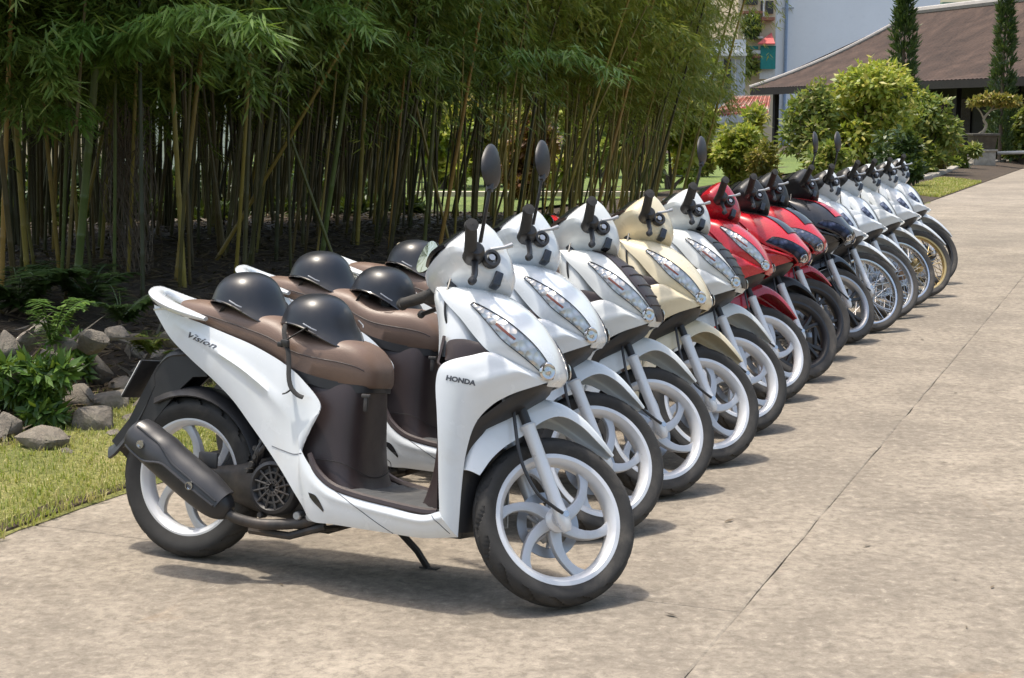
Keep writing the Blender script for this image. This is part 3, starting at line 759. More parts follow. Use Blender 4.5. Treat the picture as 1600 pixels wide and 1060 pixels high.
def lamp(M, i, cowl, t0, t1, plo, phi_, refl='chrome', lens='lens', amber=True, nt=26):
    for sg in (-1, 1):
        lo = lambda u: sg * plo(u); hi = lambda u: sg * phi_(u)
        ref = (1.0, 0, .70)
        h = M.add('headlamp', oriented(MB().grid(cowl.rows(t0, t1, lo, hi, nt, 8, .0025)), ref).mesh('headlamp', solid=.002, ang=50), refl, i)
        # lens, a little domed
        rows = []
        for a in range(nt):
            u = a / (nt - 1); t = t0 + (t1 - t0) * u
            row = []
            for j in range(8):
                v = j / 7; ph = lo(u) + (hi(u) - lo(u)) * v
                row.append(cowl.pt(t, ph) + cowl.nrm(t, clamp(ph, -1.5, 1.5)) * (.0045 + .009 * math.sin(math.pi * v) * math.sin(math.pi * u) ** .5))
            rows.append(row)
        M.parts[h]['sub'] = True
        M.add('lamp_lens', oriented(MB().grid(rows), ref).mesh('lamp_lens', ang=50), lens, i)
        # dark gasket round the lamp
        edge = [r[0] for r in rows] + rows[-1][1:] + [r[-1] for r in reversed(rows[:-1])] + list(reversed(rows[0][:-1]))
        M.add('lamp_seal', MB().tube(edge, .0015, 5).mesh('lamp_seal'), 'gloss', i)
        if amber:
            ar = cowl.rows(t0 + (t1 - t0) * .26, t0 + (t1 - t0) * .46, lambda u: lo(.36) * (.72 - .12 * u) + hi(.36) * (.28 + .12 * u), lambda u: lo(.36) * (.58 - .12 * u) + hi(.36) * (.42 + .12 * u), 6, 4, .005)
            M.add('indicator', oriented(MB().grid(ar), ref).mesh('indicator', solid=.002), 'orange', i)
        # bulb bowl near the nose
        t = t0 + (t1 - t0) * .86; ph = (lo(.86) + hi(.86)) / 2; c = cowl.pt(t, ph); n = cowl.nrm(t, ph)
        a1 = n.orthogonal().normalized(); a2 = n.cross(a1)
        rows = [[c + n * h_ + (a1 * math.cos(q) + a2 * math.sin(q)) * r_ for q in [2 * math.pi * k / 16 for k in range(16)]] for r_, h_ in ((.027, .0045), (.022, .010), (.015, .0065), (.007, .0095), (.001, .011))]
        M.add('bulb', MB().grid(rows, closed_v=True).mesh('bulb', ang=60), 'steel', i)

def build_vision(panelled):
    M = Model(); cw = Cowl(CENTRE_V, EDGE_V)
    i = scooter_base(M, cw)
    lamp(M, i, cw, 2.0, 7.0, lambda u: R(69 + 9 * u), lambda u: R(69 + 3 * u - 30 * math.sin(math.pi * min(1, .05 + u * .60)) ** .9 * (1 if u < .85 else 1 - .55 * ((u - .85) / .15) ** 2)))
    if panelled:
        w = lambda u: R(8 + 26 * math.sin(math.pi * (.05 + .80 * u)) ** .8)
        M.add('nose_panel', oriented(MB().grid(cw.rows(1.4, 7.2, lambda u: -w(u), lambda u: w(u), 30, 15, .005)), (1.0, 0, .70)).mesh('nose_panel', solid=.003), 'nose', i)
        for k in range(5):
            t = 3.2 + .62 * k
            M.add('rib', MB().tube([cw.pt(t, p) + cw.nrm(t, p) * .007 for p in [w((t - 1.4) / 5.8) * (-.8 + 1.6 * j / 8) for j in range(9)]], .0028, 6).mesh('rib'), 'nose', i)
    tail_parts(M); engine_parts(M)
    add_wheel(M, 'rear_wheel', (0, 0, .259), TY_R, RIM14, SWIRL, HUB_R, 'rim', False)
    add_wheel(M, 'front_wheel', (WB, 0, .25), TY_F, RIM14, SWIRL, HUB_F, 'rim', True, DISC)
    fork_parts(M); fender_parts(M, FENDER_V); bars_parts(M)
    return M
CENTRE_A = [(.868, .905), (.96, .905), (1.06, .892), (1.14, .862), (1.205, .815), (1.262, .758), (1.305, .705), (1.300, .655), (1.255, .622)]
EDGE_A = [(.885, .118, .893), (.920, .136, .858), (.975, .150, .815), (1.030, .158, .762), (1.090, .158, .722), (1.160, .146, .700), (1.225, .118, .672), (1.255, .085, .640), (1.235, .065, .622)]
FENDER_A = [(.985, .40, .050, .030), (1.00, .47, .056, .060), (1.05, .53, .062, .085), (1.125, .572, .064, .085), (1.21, .578, .060, .055), (1.29, .548, .050, .035), (1.345, .515, .034, .022), (1.385, .488, .012, .01)]
def build_sport():
    M = Model(); cw = Cowl(CENTRE_A, EDGE_A, .95)
    i = scooter_base(M, cw)
    lamp(M, i, cw, 3.9, 7.15, lambda u: R(84 - 4 * u), lambda u: R(68 - 50 * u ** .8), 'lampback', 'smokelens', False)
    w = lambda u: R(20 + 16 * u)
    M.add('nose_panel', oriented(MB().grid(cw.rows(.4, 4.2, lambda u: -w(u), lambda u: w(u), 24, 13, .005)), (1.0, 0, .70)).mesh('nose_panel', solid=.003), 'nose', i)
    wing = panel('wing', [(1.02, .178, .715), (1.12, .165, .700), (1.24, .118, .668)], [(1.05, .176, .690), (1.14, .160, .676), (1.24, .116, .655)], 16, 6, .010)
    for k in (0, 1): M.add('cowl_wing', wing[k], 'wing', i)
    tail_parts(M); engine_parts(M)
    add_wheel(M, 'rear_wheel', (0, 0, .259), TY_R, RIM14, YSP, HUB_R, 'rim', False)
    add_wheel(M, 'front_wheel', (WB, 0, .25), TY_F, RIM14, YSP, HUB_F, 'rim', True, DISC)
    fork_parts(M); fender_parts(M, FENDER_A); bars_parts(M, 'pod')
    return M
CENTRE_W = [(.90, .885), (.965, .880), (1.03, .862), (1.085, .828), (1.125, .785), (1.158, .735), (1.180, .690), (1.190, .655), (1.175, .632)]
EDGE_W = [(.905, .085, .872), (.935, .100, .840), (.975, .118, .800), (1.020, .135, .755), (1.060, .148, .718), (1.098, .135, .690), (1.135, .110, .665), (1.160, .08, .645), (1.160, .06, .632)]
FENDER_W = [(.925, .40, .046, .020), (.935, .47, .054, .040), (.972, .55, .060, .060), (1.045, .612, .062, .072), (1.135, .640, .060, .062), (1.235, .630, .056, .045), (1.335, .592, .050, .036), (1.43, .535, .036, .026), (1.49, .492, .012, .01)]
def build_underbone():
    M = Model(); cw = Cowl(CENTRE_W, EDGE_W, .8)
    i = scooter_base(M, cw)
    w = lambda u: R(3 + 12 * math.sin(math.pi * u))
    for sg in (-1, 1):
        M.add('indicator', oriented(MB().grid(cw.rows(3.6, 5.6, lambda u: sg * R(72), lambda u: sg * R(50 - 10 * u), 12, 6, .004)), (1.0, 0, .7)).mesh('indicator', solid=.002), 'smokelens2', i)
    M.add('emblem_strip', oriented(MB().grid(cw.rows(2.2, 6.0, lambda u: -w(u), lambda u: w(u), 16, 7, .004)), (1.0, 0, .7)).mesh('emblem_strip', solid=.002), 'strip', i)
    tail_parts(M); engine_parts(M)
    add_wheel(M, 'rear_wheel', (0, 0, .28), TY_17, RIM17, WIRES, HUB_D, 'rim', False)
    add_wheel(M, 'front_wheel', (WB, 0, .28), TY_17, RIM17, WIRES, HUB_D, 'rim', True, DISC)
    fork_parts(M, WB, .28, .072); fender_parts(M, FENDER_W); bars_parts(M, 'wave')
    return M
MT['smokelens2'] = MT['smoke']
MODELS = {'v': build_vision(False), 'p': build_vision(True), 's': build_sport(), 'u': build_underbone()}

BASE = dict(inner='brown', seat='seat', floor='floor', rim='silver', spokemat='spoke', hubmat='silver', tyre='rubber', muf='black', pipe='engine',
            lever='black', taillens='smoke', mirrorback='black', lampback='smoke', nose='brown', strip='alloy', wing='paint_', silver='silver')
def roles(base, **k):
    d = dict(BASE); d.update(paint=base, fender=base, barcowl=base, wing=base); d.update(k); return d
BIKES = [  # model, x, y (rear tyre on the ground), colours, label, skipped options
 ('v', -1.040, 4.798, roles('white'), 'nearest white scooter, whole side in view, two black helmets on its brown seat', ()),
 ('v', -0.881, 5.544, roles('pearl'), 'second white scooter, half hidden right behind the nearest one', ()),
 ('p', -0.631, 6.113, roles('white2'), 'white scooter with dark brown nose panel, between white and cream scooters', ('mirror_right',)),
 ('v', -0.379, 6.644, roles('cream', barcowl='cream'), 'cream scooter, the only cream one in the row', ('mirror_right', 'mirror_left')),
 ('p', -0.140, 7.292, roles('white2', nose='black'), 'white scooter with black nose panel between the cream and the first red scooter', ()),
 ('v', 0.104, 8.040, roles('darkred', paint='red', fender='darkred', inner='black', seat='blackseat'), 'red scooter with silver headlamp strip and silver wheels, first of the reds', ('mirror_right', 'mirror_left')),
 ('s', 0.354, 8.643, roles('red', barcowl='black', fender='black', rim='black', spokemat='black', hubmat='black', inner='black', seat='blackseat', nose='gloss', tyre='rubber2'), 'red scooter with big angular headlamp, black bars and black front mudguard', ('mirror_right', 'mirror_left')),
 ('s', 0.608, 9.434, roles('darkred', paint='red', barcowl='black', fender='red', rim='black', spokemat='black', hubmat='black', inner='black', seat='blackseat', nose='gloss', lampback='chrome', wing='gloss', tyre='rubber2'), 'red and black scooter with bright red front mudguard and black wheels', ('mirror_right', 'mirror_left')),
 ('s', 0.910, 10.079, roles('gloss', barcowl='black', fender='gloss', rim='alloy', spokemat='black', hubmat='alloy', inner='black', seat='blackseat', nose='red', tyre='rubber2'), 'black scooter with red nose panel, last before the white spoked-wheel bikes', ('mirror_left',)),
 ('u', 1.189, 10.622, roles('white', inner='white', seat='blackseat', rim='steel', spokemat='steel', hubmat='alloy', tyre='rubber2'), 'white underbone motorbike with wire wheels, first after the black scooter', ('mirror_left',)),
 ('u', 1.485, 11.317, roles('pearl', inner='white', seat='blackseat', rim='alloy', spokemat='steel', hubmat='alloy', tyre='rubber2'), 'second of the white wire-wheeled motorbikes after the black scooter', ('mirror_left', 'mirror_right')),
 ('u', 1.780, 11.998, roles('white2', inner='white', seat='blackseat', rim='steel', spokemat='steel', hubmat='copper', tyre='rubber2'), 'white wire-wheeled motorbike just in front of the gold-rimmed one', ('mirror_right', 'mirror_left')),
 ('u', 2.092, 12.679, roles('white', inner='white', seat='blackseat', rim='gold', spokemat='gold', hubmat='gold', tyre='rubber2'), 'white motorbike with gold rims, last but one in the row', ('mirror_right', 'mirror_left')),
 ('u', 2.429, 13.651, roles('pearl', inner='black', seat='blackseat', rim='black', spokemat='black', hubmat='black', tyre='rubber2', strip='gloss'), 'last white motorbike at the far end of the row, dark wheels', ('mirror_right', 'mirror_left')),
]
rnd = random.Random(5); BMAT = []
for k, (mod, x, y, rl, lab, skip) in enumerate(BIKES):
    dth = 0 if k == 0 else rnd.uniform(-1.8, 1.8); dl = 0 if k == 0 else rnd.uniform(-1.2, 1.2)
    mt = Matrix.Translation((x, y, 0)) @ Matrix.Rotation(-TH + R(dth), 4, 'Z') @ Matrix.Rotation(-LEAN + R(dl), 4, 'X')
    BMAT.append(mt)
    root = MODELS[mod].place('motorbike' if mod == 'u' else 'scooter', mt, rl, STEER + (0 if k == 0 else R(rnd.uniform(-5, 4))), rnd, skip)
    tag(root, lab, 'motorbike' if mod == 'u' else 'scooter', 'motorbikes and scooters parked in a row')

# ---------- helmets
def helmet_parts():
    A, B, H = .120, .106, .134           # half length, half width, height
    def rim_z(a):                        # a = 0 at the front
        return .030 + .016 * math.cos(2 * a + .0) * -1 - .020 * math.exp(-(a / .7) ** 2) - .004 * math.cos(a)
    rows = []; na = 56
    for i in range(19):
        u = i / 18; row = []
        for k in range(na):
            a = 2 * math.pi * k / na; aa = (a + math.pi) % (2 * math.pi) - math.pi
            z0 = rim_z(aa); e = u * math.pi / 2
            rr = math.cos(e) ** .82; z = z0 + (H - z0) * math.sin(e) ** .95
            fl = 1 + .07 * (1 - u) ** 8 + .36 * (1 - u) ** 9 * math.exp(-(aa / .66) ** 2)
            row.append((A * rr * fl * math.cos(a), B * rr * fl * math.sin(a), z - .012 * (1 - u) ** 8 * math.exp(-(aa / .8) ** 2)))
        rows.append(row)
    shell = MB().grid(rows, closed_v=True).mesh('shell', ang=70, solid=.004, merge=.0006)
    edge = rows[0] + [rows[0][0]]
    trim = MB().tube(edge, .0038, 6).mesh('edge_trim')
    liner = MB().grid([[(p[0] * k_, p[1] * k_, p[2] + dz) for p in rows[0]] for k_, dz in ((.93, .004), (.86, .008), (.6, .055), (.05, .076))], closed_v=True).mesh('liner')
    clip = MB().tube([(.058, -.112, .052), (.088, -.105, .040), (.100, -.094, .034)], .0022, 6).tube([(.058, .112, .052), (.088, .105, .040), (.100, .094, .034)], .0022, 6).mesh('peak_clip')
    pad = MB().box((.03, .06, .012), (.05, .022, .03)).box((-.05, -.05, .012), (.05, .022, .03)).box((.05, -.05, .010), (.04, .02, .026)).box((-.06, .05, .010), (.04, .02, .03)).mesh('pad', bevel=.006)
    return shell, trim, liner, clip, pad
HP = helmet_parts()
def helmet(mt, label, strap):
    r = empty('helmet', mt); tag(r, label, 'helmet', 'black half helmets left on the seats')
    s = link('shell', HP[0], r, MT['helmet']); link('edge_trim', HP[1], s, MT['gloss']); link('peak_clip', HP[3], s, MT['alloy'])
    link('liner', HP[2], r, MT['strap']); link('pad', HP[4], r, MT['strap'])
    st = MB()
    for pth in strap[:-1] if len(strap) > 1 else strap: st.tube(pth, .0072, 6, smooth=18, flat=.35)
    q = link('strap', st.mesh('strap'), r, MT['strap'])
    if len(strap) > 1:
        c = Vector(strap[-1]); link('buckle', MB().box(c, (.034, .012, .022)).box(c + Vector((-.02, 0, -.006)), (.02, .016, .016)).mesh('buckle', bevel=.004), q, MT['black'])
def on_bike(k, x, y, z, yaw, pitch, roll=0):
    return BMAT[k] @ Matrix.Translation((x, y, z)) @ Matrix.Rotation(R(yaw), 4, 'Z') @ Matrix.Rotation(R(pitch), 4, 'Y') @ Matrix.Rotation(R(roll), 4, 'X')
ls = [[(-.075, -.085, .035), (-.085, -.095, .0), (-.078, -.10, -.03), (-.03, -.10, -.012), (.02, -.104, .03)]]
helmet(on_bike(0, .165, -.005, .792, -22, 4, 6), 'black half helmet on the rear of the nearest scooter seat', [ls[0], (-.078, -.10, -.03)])
hm = on_bike(0, .430, -.010, .735, -18, 4, 6); hi_ = hm.inverted() @ BMAT[0]
def hb(x, y, z): return tuple(hi_ @ Vector((x, y, z)))
helmet(hm, 'black half helmet with strap dangling down the white side panel', [
    [hb(.375, -.118, .765), hb(.385, -.138, .745), hb(.400, -.150, .715), hb(.418, -.158, .68), hb(.428, -.166, .645), hb(.440, -.180, .605), hb(.455, -.186, .575), hb(.478, -.186, .556), hb(.497, -.184, .550)],
    [hb(.400, -.150, .715), hb(.43, -.148, .735), hb(.465, -.135, .760)], [hb(.455, -.187, .571), hb(.440, -.187, .560), hb(.428, -.186, .556)], hb(.402, -.154, .708)])
helmet(on_bike(1, .150, .0, .795, -20, 3, 6), 'black half helmet on the rear of the second scooter seat', [ls[0], (-.078, -.10, -.03)])
helmet(on_bike(1, .405, .0, .748, -6, 10, 4), 'black half helmet on the front of the second scooter seat', [[(-.03, -.10, .035), (-.04, -.11, .0), (-.06, -.10, -.02), (-.09, -.07, -.01)], (-.05, -.10, -.018)])
helmet(on_bike(2, .215, .0, .795, -25, 3, 5), 'black half helmet on the third scooter, partly behind the handlebar', [ls[0], (-.078, -.10, -.03)])

# ================================================================== THE PLACE
UA = Vector((.3827, .9239, 0)); VA = Vector((.9239, -.3827, 0))        # along the drive, across it to the right
def uv(u, v, z=0): return UA * u + VA * v + Vector((0, 0, z))
def to_uv(x, y): return x * UA.x + y * UA.y, x * VA.x + y * VA.y
EDGE = -3.56
def zt(x, y):
    """height of the planted ground left of the drive"""
    u, v = to_uv(x, y)
    z = .012 + .06 * sstep(EDGE, EDGE - .7, v) + .34 * sstep(-4.3, -6.0, v) * (1 - sstep(13, 22, u)) - .30 * sstep(-9.5, -13, v) * (1 - sstep(13, 22, u))
    z += .035 * noise.noise(Vector((x * .9, y * .9, 0))) * sstep(-3.8, -4.6, v) + .02 * noise.noise(Vector((x * 3, y * 3, 4))) * sstep(-4.2, -5, v)
    return z
def ray(px, py):
    c, s = math.cos(PITCH), math.sin(PITCH); w = -(py - 530) / FPX
    return Vector(((px - 800) / FPX, c + w * s, -s + w * c))
def at(px, py, Y):
    d = ray(px, py); return Vector((0, 0, CAMZ)) + d * (Y / d.y)
def on_ground(px, py, f=None):
    d = ray(px, py); t = -CAMZ / d.z
    for _ in range(25):
        p = Vector((0, 0, CAMZ)) + d * t; t = (CAMZ - (f(p.x, p.y) if f else 0)) / -d.z
    p = Vector((0, 0, CAMZ)) + d * t; return p

# ---------- surfaces
def concrete():
    m, t, b = nodes('weathered_concrete'); vec = coord(t)
    big = noise_n(t, vec, .55, 6, .62, .4); mid = noise_n(t, vec, 3.2, 8, .68, .3); fine = noise_n(t, vec, 24, 8, .78, .3); grit = noise_n(t, vec, 150, 3, .7)
    c = ramp(t, mid, [(.32, (.205, .176, .140)), (.50, (.285, .246, .196)), (.68, (.360, .312, .250))])
    c = mixc(t, ramp(t, big, [(.36, (.70,) * 3), (.58, (0,) * 3)]), c, (.165, .143, .116))
    c = mixc(t, ramp(t, fine, [(.38, (.68,) * 3), (.52, (0,) * 3)]), c, (.115, .098, .078))
    c = mixc(t, ramp(t, fine, [(.54, (0,) * 3), (.68, (.65,) * 3)]), c, (.44, .385, .312))
    c = mixc(t, ramp(t, grit, [(.60, (0,) * 3), (.70, (.55,) * 3)]), c, (.13, .115, .10))
    # rusty water marks, ordinary stains with a shape of their own
    st = noise_n(t, vec, .9, 5, .7, 1.2); c = mixc(t, ramp(t, st, [(.64, (0,) * 3), (.74, (.35,) * 3)]), c, (.36, .25, .15))
    oi = t.nodes.new('ShaderNodeObjectInfo'); c = mixc(t, ramp(t, oi.outputs['Random'], [(0, (.0,) * 3), (1, (.16,) * 3)]), c, (.24, .215, .18))
    t.links.new(c, b.inputs['Base Color']); b.inputs['Roughness'].default_value = .92; b.inputs['Specular IOR Level'].default_value = .25
    p = bump(t, b, fine, .5, .006); bump(t, b, grit, .6, .003, p); return m
MT['concrete'] = concrete()
def soil():
    m, t, b = nodes('leaf_litter_soil'); vec = coord(t); f = noise_n(t, vec, 5, 8, .7); g2 = noise_n(t, vec, 45, 5, .7)
    c = ramp(t, f, [(.3, (.025, .017, .011)), (.55, (.052, .036, .022)), (.75, (.095, .069, .042))])
    c = mixc(t, ramp(t, g2, [(.55, (0,) * 3), (.68, (.6,) * 3)]), c, (.17, .125, .075))
    t.links.new(c, b.inputs['Base Color']); b.inputs['Roughness'].default_value = .95; bump(t, b, g2, .8, .02); return m
MT['soil'] = soil()
def lawn_mat():
    m, t, b = nodes('lawn_green'); vec = coord(t); f = noise_n(t, vec, 1.2, 7, .7); g2 = noise_n(t, vec, 60, 4, .7)
    c = ramp(t, f, [(.3, (.07, .12, .02)), (.7, (.14, .19, .035))]); c = mixc(t, ramp(t, g2, [(.5, (0,) * 3), (.7, (.5,) * 3)]), c, (.22, .22, .08))
    t.links.new(c, b.inputs['Base Color']); b.inputs['Roughness'].default_value = .9; bump(t, b, g2, .7, .02); return m
MT['lawn'] = lawn_mat()
def leaf_mat(name, cols, sat_by='pos', trans=.35, rough=.45, scale=.8):
    m, t, b = nodes(name); out = t.nodes['Material Output']
    geo = t.nodes.new('ShaderNodeNewGeometry'); oi = t.nodes.new('ShaderNodeObjectInfo')
    v = t.nodes.new('ShaderNodeTexWhiteNoise'); v.noise_dimensions = '3D'
    # a value per leaf: island random
    f = geo.outputs['Random Per Island']
    nn = noise_n(t, geo.outputs['Position'], scale, 3, .6)
    mth = t.nodes.new('ShaderNodeMath'); mth.operation = 'MULTIPLY_ADD'; mth.inputs[1].default_value = .55; t.links.new(f, mth.inputs[0])
    m2 = t.nodes.new('ShaderNodeMath'); m2.operation = 'MULTIPLY'; m2.inputs[1].default_value = .55; t.links.new(nn, m2.inputs[0]); t.links.new(m2.outputs[0], mth.inputs[2])
    n = len(cols); c = ramp(t, mth.outputs[0], [(.12 + .72 * i / (n - 1), q) for i, q in enumerate(cols)])
    t.links.new(c, b.inputs['Base Color']); b.inputs['Roughness'].default_value = rough
    tl = t.nodes.new('ShaderNodeBsdfTranslucent'); t.links.new(mixc(t, .35, c, (.30, .36, .03)), tl.inputs[0])
    mx = t.nodes.new('ShaderNodeMixShader'); mx.inputs[0].default_value = trans
    t.links.new(b.outputs[0], mx.inputs[1]); t.links.new(tl.outputs[0], mx.inputs[2]); t.links.new(mx.outputs[0], out.inputs[0]); return m
MT['bleaf'] = leaf_mat('bamboo_leaf', [(.055, .095, .018), (.10, .165, .030), (.17, .25, .048), (.28, .31, .08)], trans=.42)
MT['bleaf_y'] = leaf_mat('lit_bamboo_leaf', [(.13, .19, .03), (.22, .29, .05), (.34, .38, .07), (.46, .42, .11)], trans=.5)  # brighter leaf colours, the light on the right end painted in
MT['bleaf_b'] = leaf_mat('sunlit_bamboo_leaf', [(.10, .19, .035), (.15, .27, .05), (.22, .34, .07)], trans=.40)  # leaf colours raised to carry sunlight on the overhanging sprays
MT['leaf1'] = leaf_mat('light_shrub_leaf', [(.09, .15, .018), (.21, .28, .034), (.36, .41, .055), (.52, .44, .10)], trans=.45)
MT['leaf2'] = leaf_mat('mid_shrub_leaf', [(.05, .095, .02), (.12, .18, .034), (.21, .27, .055), (.32, .30, .08)], trans=.4)
MT['leaf3'] = leaf_mat('dark_hedge_leaf', [(.018, .04, .010), (.035, .07, .016), (.065, .11, .022)], trans=.2)
MT['leaf4'] = leaf_mat('yellow_tipped_leaf', [(.07, .09, .02), (.16, .17, .03), (.30, .26, .05), (.34, .22, .06)], trans=.35)
MT['leaf5'] = leaf_mat('rust_coloured_leaf', [(.09, .035, .012), (.16, .06, .02), (.22, .12, .03)], trans=.3)
MT['needle'] = leaf_mat('cypress_needle', [(.020, .045, .014), (.04, .08, .022), (.075, .12, .03)], trans=.15)
MT['dry'] = leaf_mat('dry_twig', [(.055, .038, .022), (.10, .07, .042), (.15, .11, .07)], trans=.1)
MT['grass'] = leaf_mat('grass_blade', [(.14, .21, .035), (.26, .32, .055), (.41, .40, .11), (.55, .46, .22)], trans=.4, scale=2.5)
MT['fern'] = leaf_mat('fern_leaf', [(.035, .09, .014), (.07, .15, .024), (.13, .22, .036)], trans=.3)
def culm_mat(name, cols):
    m, t, b = nodes(name); oi = t.nodes.new('ShaderNodeObjectInfo'); vec = coord(t, 'Object', (9, 9, .8))
    n = len(cols); c = ramp(t, oi.outputs['Random'], [(i / (n - 1), q) for i, q in enumerate(cols)])
    f = noise_n(t, vec, 3, 5, .6); c = mixc(t, ramp(t, f, [(.45, (0,) * 3), (.72, (.35,) * 3)]), c, (.13, .11, .05))
    t.links.new(c, b.inputs['Base Color']); b.inputs['Roughness'].default_value = .42; return m
MT['culm'] = culm_mat('shaded_bamboo_culm', [(.020, .028, .007), (.036, .040, .008), (.068, .060, .010), (.085, .060, .013), (.032, .027, .010), (.028, .038, .008)])  # stem colours lowered to carry the shade of the grove
MT['culm_m'] = culm_mat('lit_bamboo_culm', [(.07, .085, .015), (.14, .125, .02), (.22, .175, .028), (.25, .17, .035), (.11, .12, .02)])  # lit copy of the stem colours, sunlight put into the tone
MT['culm_y'] = culm_mat('yellow_bamboo_culm', [(.30, .22, .035), (.27, .22, .045)])
MT['culm_o'] = culm_mat('orange_bamboo_culm', [(.34, .19, .04), (.33, .2, .045)])
MT['culm_g'] = culm_mat('green_bamboo_culm', [(.085, .125, .028), (.10, .14, .03)])
def rock_mat():
    m, t, b = nodes('field_stone'); vec = coord(t); oi = t.nodes.new('ShaderNodeObjectInfo')
    f = noise_n(t, vec, 7, 8, .7, .5); g2 = noise_n(t, vec, 40, 5, .7)
    c = ramp(t, f, [(.3, (.13, .11, .085)), (.5, (.235, .203, .16)), (.72, (.35, .305, .245))])
    c = mixc(t, ramp(t, oi.outputs['Random'], [(0, (0,) * 3), (1, (.5,) * 3)]), c, (.19, .165, .14))
    mo = noise_n(t, vec, 3, 5, .7); c = mixc(t, ramp(t, mo, [(.55, (0,) * 3), (.7, (.5,) * 3)]), c, (.06, .075, .03))
    t.links.new(c, b.inputs['Base Color']); b.inputs['Roughness'].default_value = .9; bump(t, b, g2, .7, .02, bump(t, b, f, .6, .05)); return m
MT['rock'] = rock_mat()

# ---------- ground sheet, drive and slabs
def make_ground():
    rows = []
    us = [-8, -2, 0, 1, 2, 3] + [3.3 + .3 * k for k in range(60)] + [22, 24, 27, 30, 34, 40, 48, 60, 80, 120, 200, 400]
    vs = [-300, -120, -60, -40, -30, -24, -20, -17, -15, -13] + [-12 + .35 * k for k in range(22)] + [-4.2, -4.0, -3.8, -3.66, -3.58, -3.54]
    for u in us:
        rows.append([(lambda p: (p.x, p.y, zt(p.x, p.y)))(uv(u, v)) for v in vs] + [tuple(uv(u, v, -.12)) for v in (-3.5, 3, 20, 60, 300)])
    o = link('ground', MB().grid(rows).mesh('ground', ang=60), None, MT['soil']); tag(o, 'dark leaf-strewn soil of the grove and garden', 'ground', kind='structure')
make_ground()
dr = link('driveway', MB().add([uv(-6, EDGE - .02, -.03), uv(-6, 40, -.03), uv(70, 40, -.03), uv(70, EDGE - .02, -.03)], [(0, 1, 2, 3)]).mesh('driveway'), None, simple('joint_filler', (.11, .095, .075), .95))
tag(dr, 'weathered beige concrete drive with cracked joints', 'driveway', kind='structure')
def slab(u0, u1, v0, v1, rnd):
    n = 26; loop = []
    g = .0014
    def jit(p, amp): return p + Vector((noise.noise(p * 7) * amp + noise.noise(p * 31) * amp * .5, noise.noise(p * 7 + Vector((9, 3, 1))) * amp + noise.noise(p * 29) * amp * .5, 0))
    cs = [(u0 + g, v0 + g), (u1 - g, v0 + g), (u1 - g, v1 - g), (u0 + g, v1 - g)]
    for k in range(4):
        a, b = cs[k], cs[(k + 1) % 4]
        for j in range(n):
            s = j / n; loop.append(jit(uv(a[0] + (b[0] - a[0]) * s, a[1] + (b[1] - a[1]) * s), .007))
    top = [(p.x, p.y, 0) for p in loop]; c = Vector((sum(p.x for p in loop) / len(loop), sum(p.y for p in loop) / len(loop), 0))
    ins = [tuple(Vector((p.x, p.y, 0)).lerp(c, .006)) for p in loop]
    low = [(p[0], p[1], -.003) for p in top]; bot = [(p[0], p[1], -.06) for p in top]
    m_ = len(top); mb = MB().add(ins + low + bot, [tuple(range(m_))] + [(i, m_ + i, m_ + (i + 1) % m_, (i + 1) % m_) for i in range(m_)] + [(m_ + i, 2 * m_ + i, 2 * m_ + (i + 1) % m_, m_ + (i + 1) % m_) for i in range(m_)])
    link('concrete_slab', mb.mesh('concrete_slab', smooth=False), dr, MT['concrete'])
rs = random.Random(3)
for v0, v1, off, L in ((EDGE, -1.02, 4.17, 4.6), (-1.02, 2.6, 5.52, 4.6), (2.6, 6.3, 3.4, 4.6), (6.3, 10.0, 4.5, 4.6), (10.0, 14, 3.0, 4.6)):
    u = off - 2 * L
    while u < 50: slab(u, u + L, v0, v1, rs); u += L
# lawn behind the grove
rows = [[tuple(uv(u, v, .10 + .02 * math.sin(u * 1.3 + v) + .30 * sstep(-13, -9.5, v) * (1 - sstep(13, 22, u)))) for v in (-60, -40, -30, -24, -20, -17, -14, -10.3 + 1.9 * sstep(10, 14, u))] for u in (-5, 5, 8, 10, 11, 12, 13, 14, 16, 18, 20, 22, 24, 30, 36, 44, 60)]
o = link('lawn', MB().grid(rows).mesh('lawn'), None, MT['lawn']); tag(o, 'sunlit lawn seen through the bamboo stems', 'lawn', kind='structure')

def verge_mat():
    m, t, b = nodes('verge_turf'); vec = coord(t); f = noise_n(t, vec, 2.2, 7, .7); g2 = noise_n(t, vec, 70, 4, .7)
    c = ramp(t, f, [(.3, (.14, .16, .035)), (.55, (.25, .245, .07)), (.75, (.37, .31, .13))]); c = mixc(t, ramp(t, g2, [(.42, (.6,) * 3), (.6, (0,) * 3)]), c, (.08, .09, .025))
    t.links.new(c, b.inputs['Base Color']); b.inputs['Roughness'].default_value = .95; bump(t, b, g2, .8, .02); return m
rows = []
for k in range(160):
    u = 2 + .16 * k; inner = EDGE - .78 + .22 * noise.noise(Vector((u * .9, 5, 0))) + .1 * noise.noise(Vector((u * 4, 5, 0))); outer = EDGE + .02 + .04 * noise.noise(Vector((u * 3, 0, 0))) + .03 * noise.noise(Vector((u * 13, 0, 3)))
    rows.append([(lambda p: (p.x, p.y, max(zt(p.x, p.y), 0) * (1 - (j / 9) ** 6) + .003 + .006 * (1 - (j / 9) ** 4)))(uv(u, inner + (outer + .03 - inner) * j / 9)) for j in range(10)])
tag(link('verge', MB().grid(rows).mesh('verge'), None, verge_mat()), 'narrow grass verge between drive and stone bank', 'verge', kind='structure')
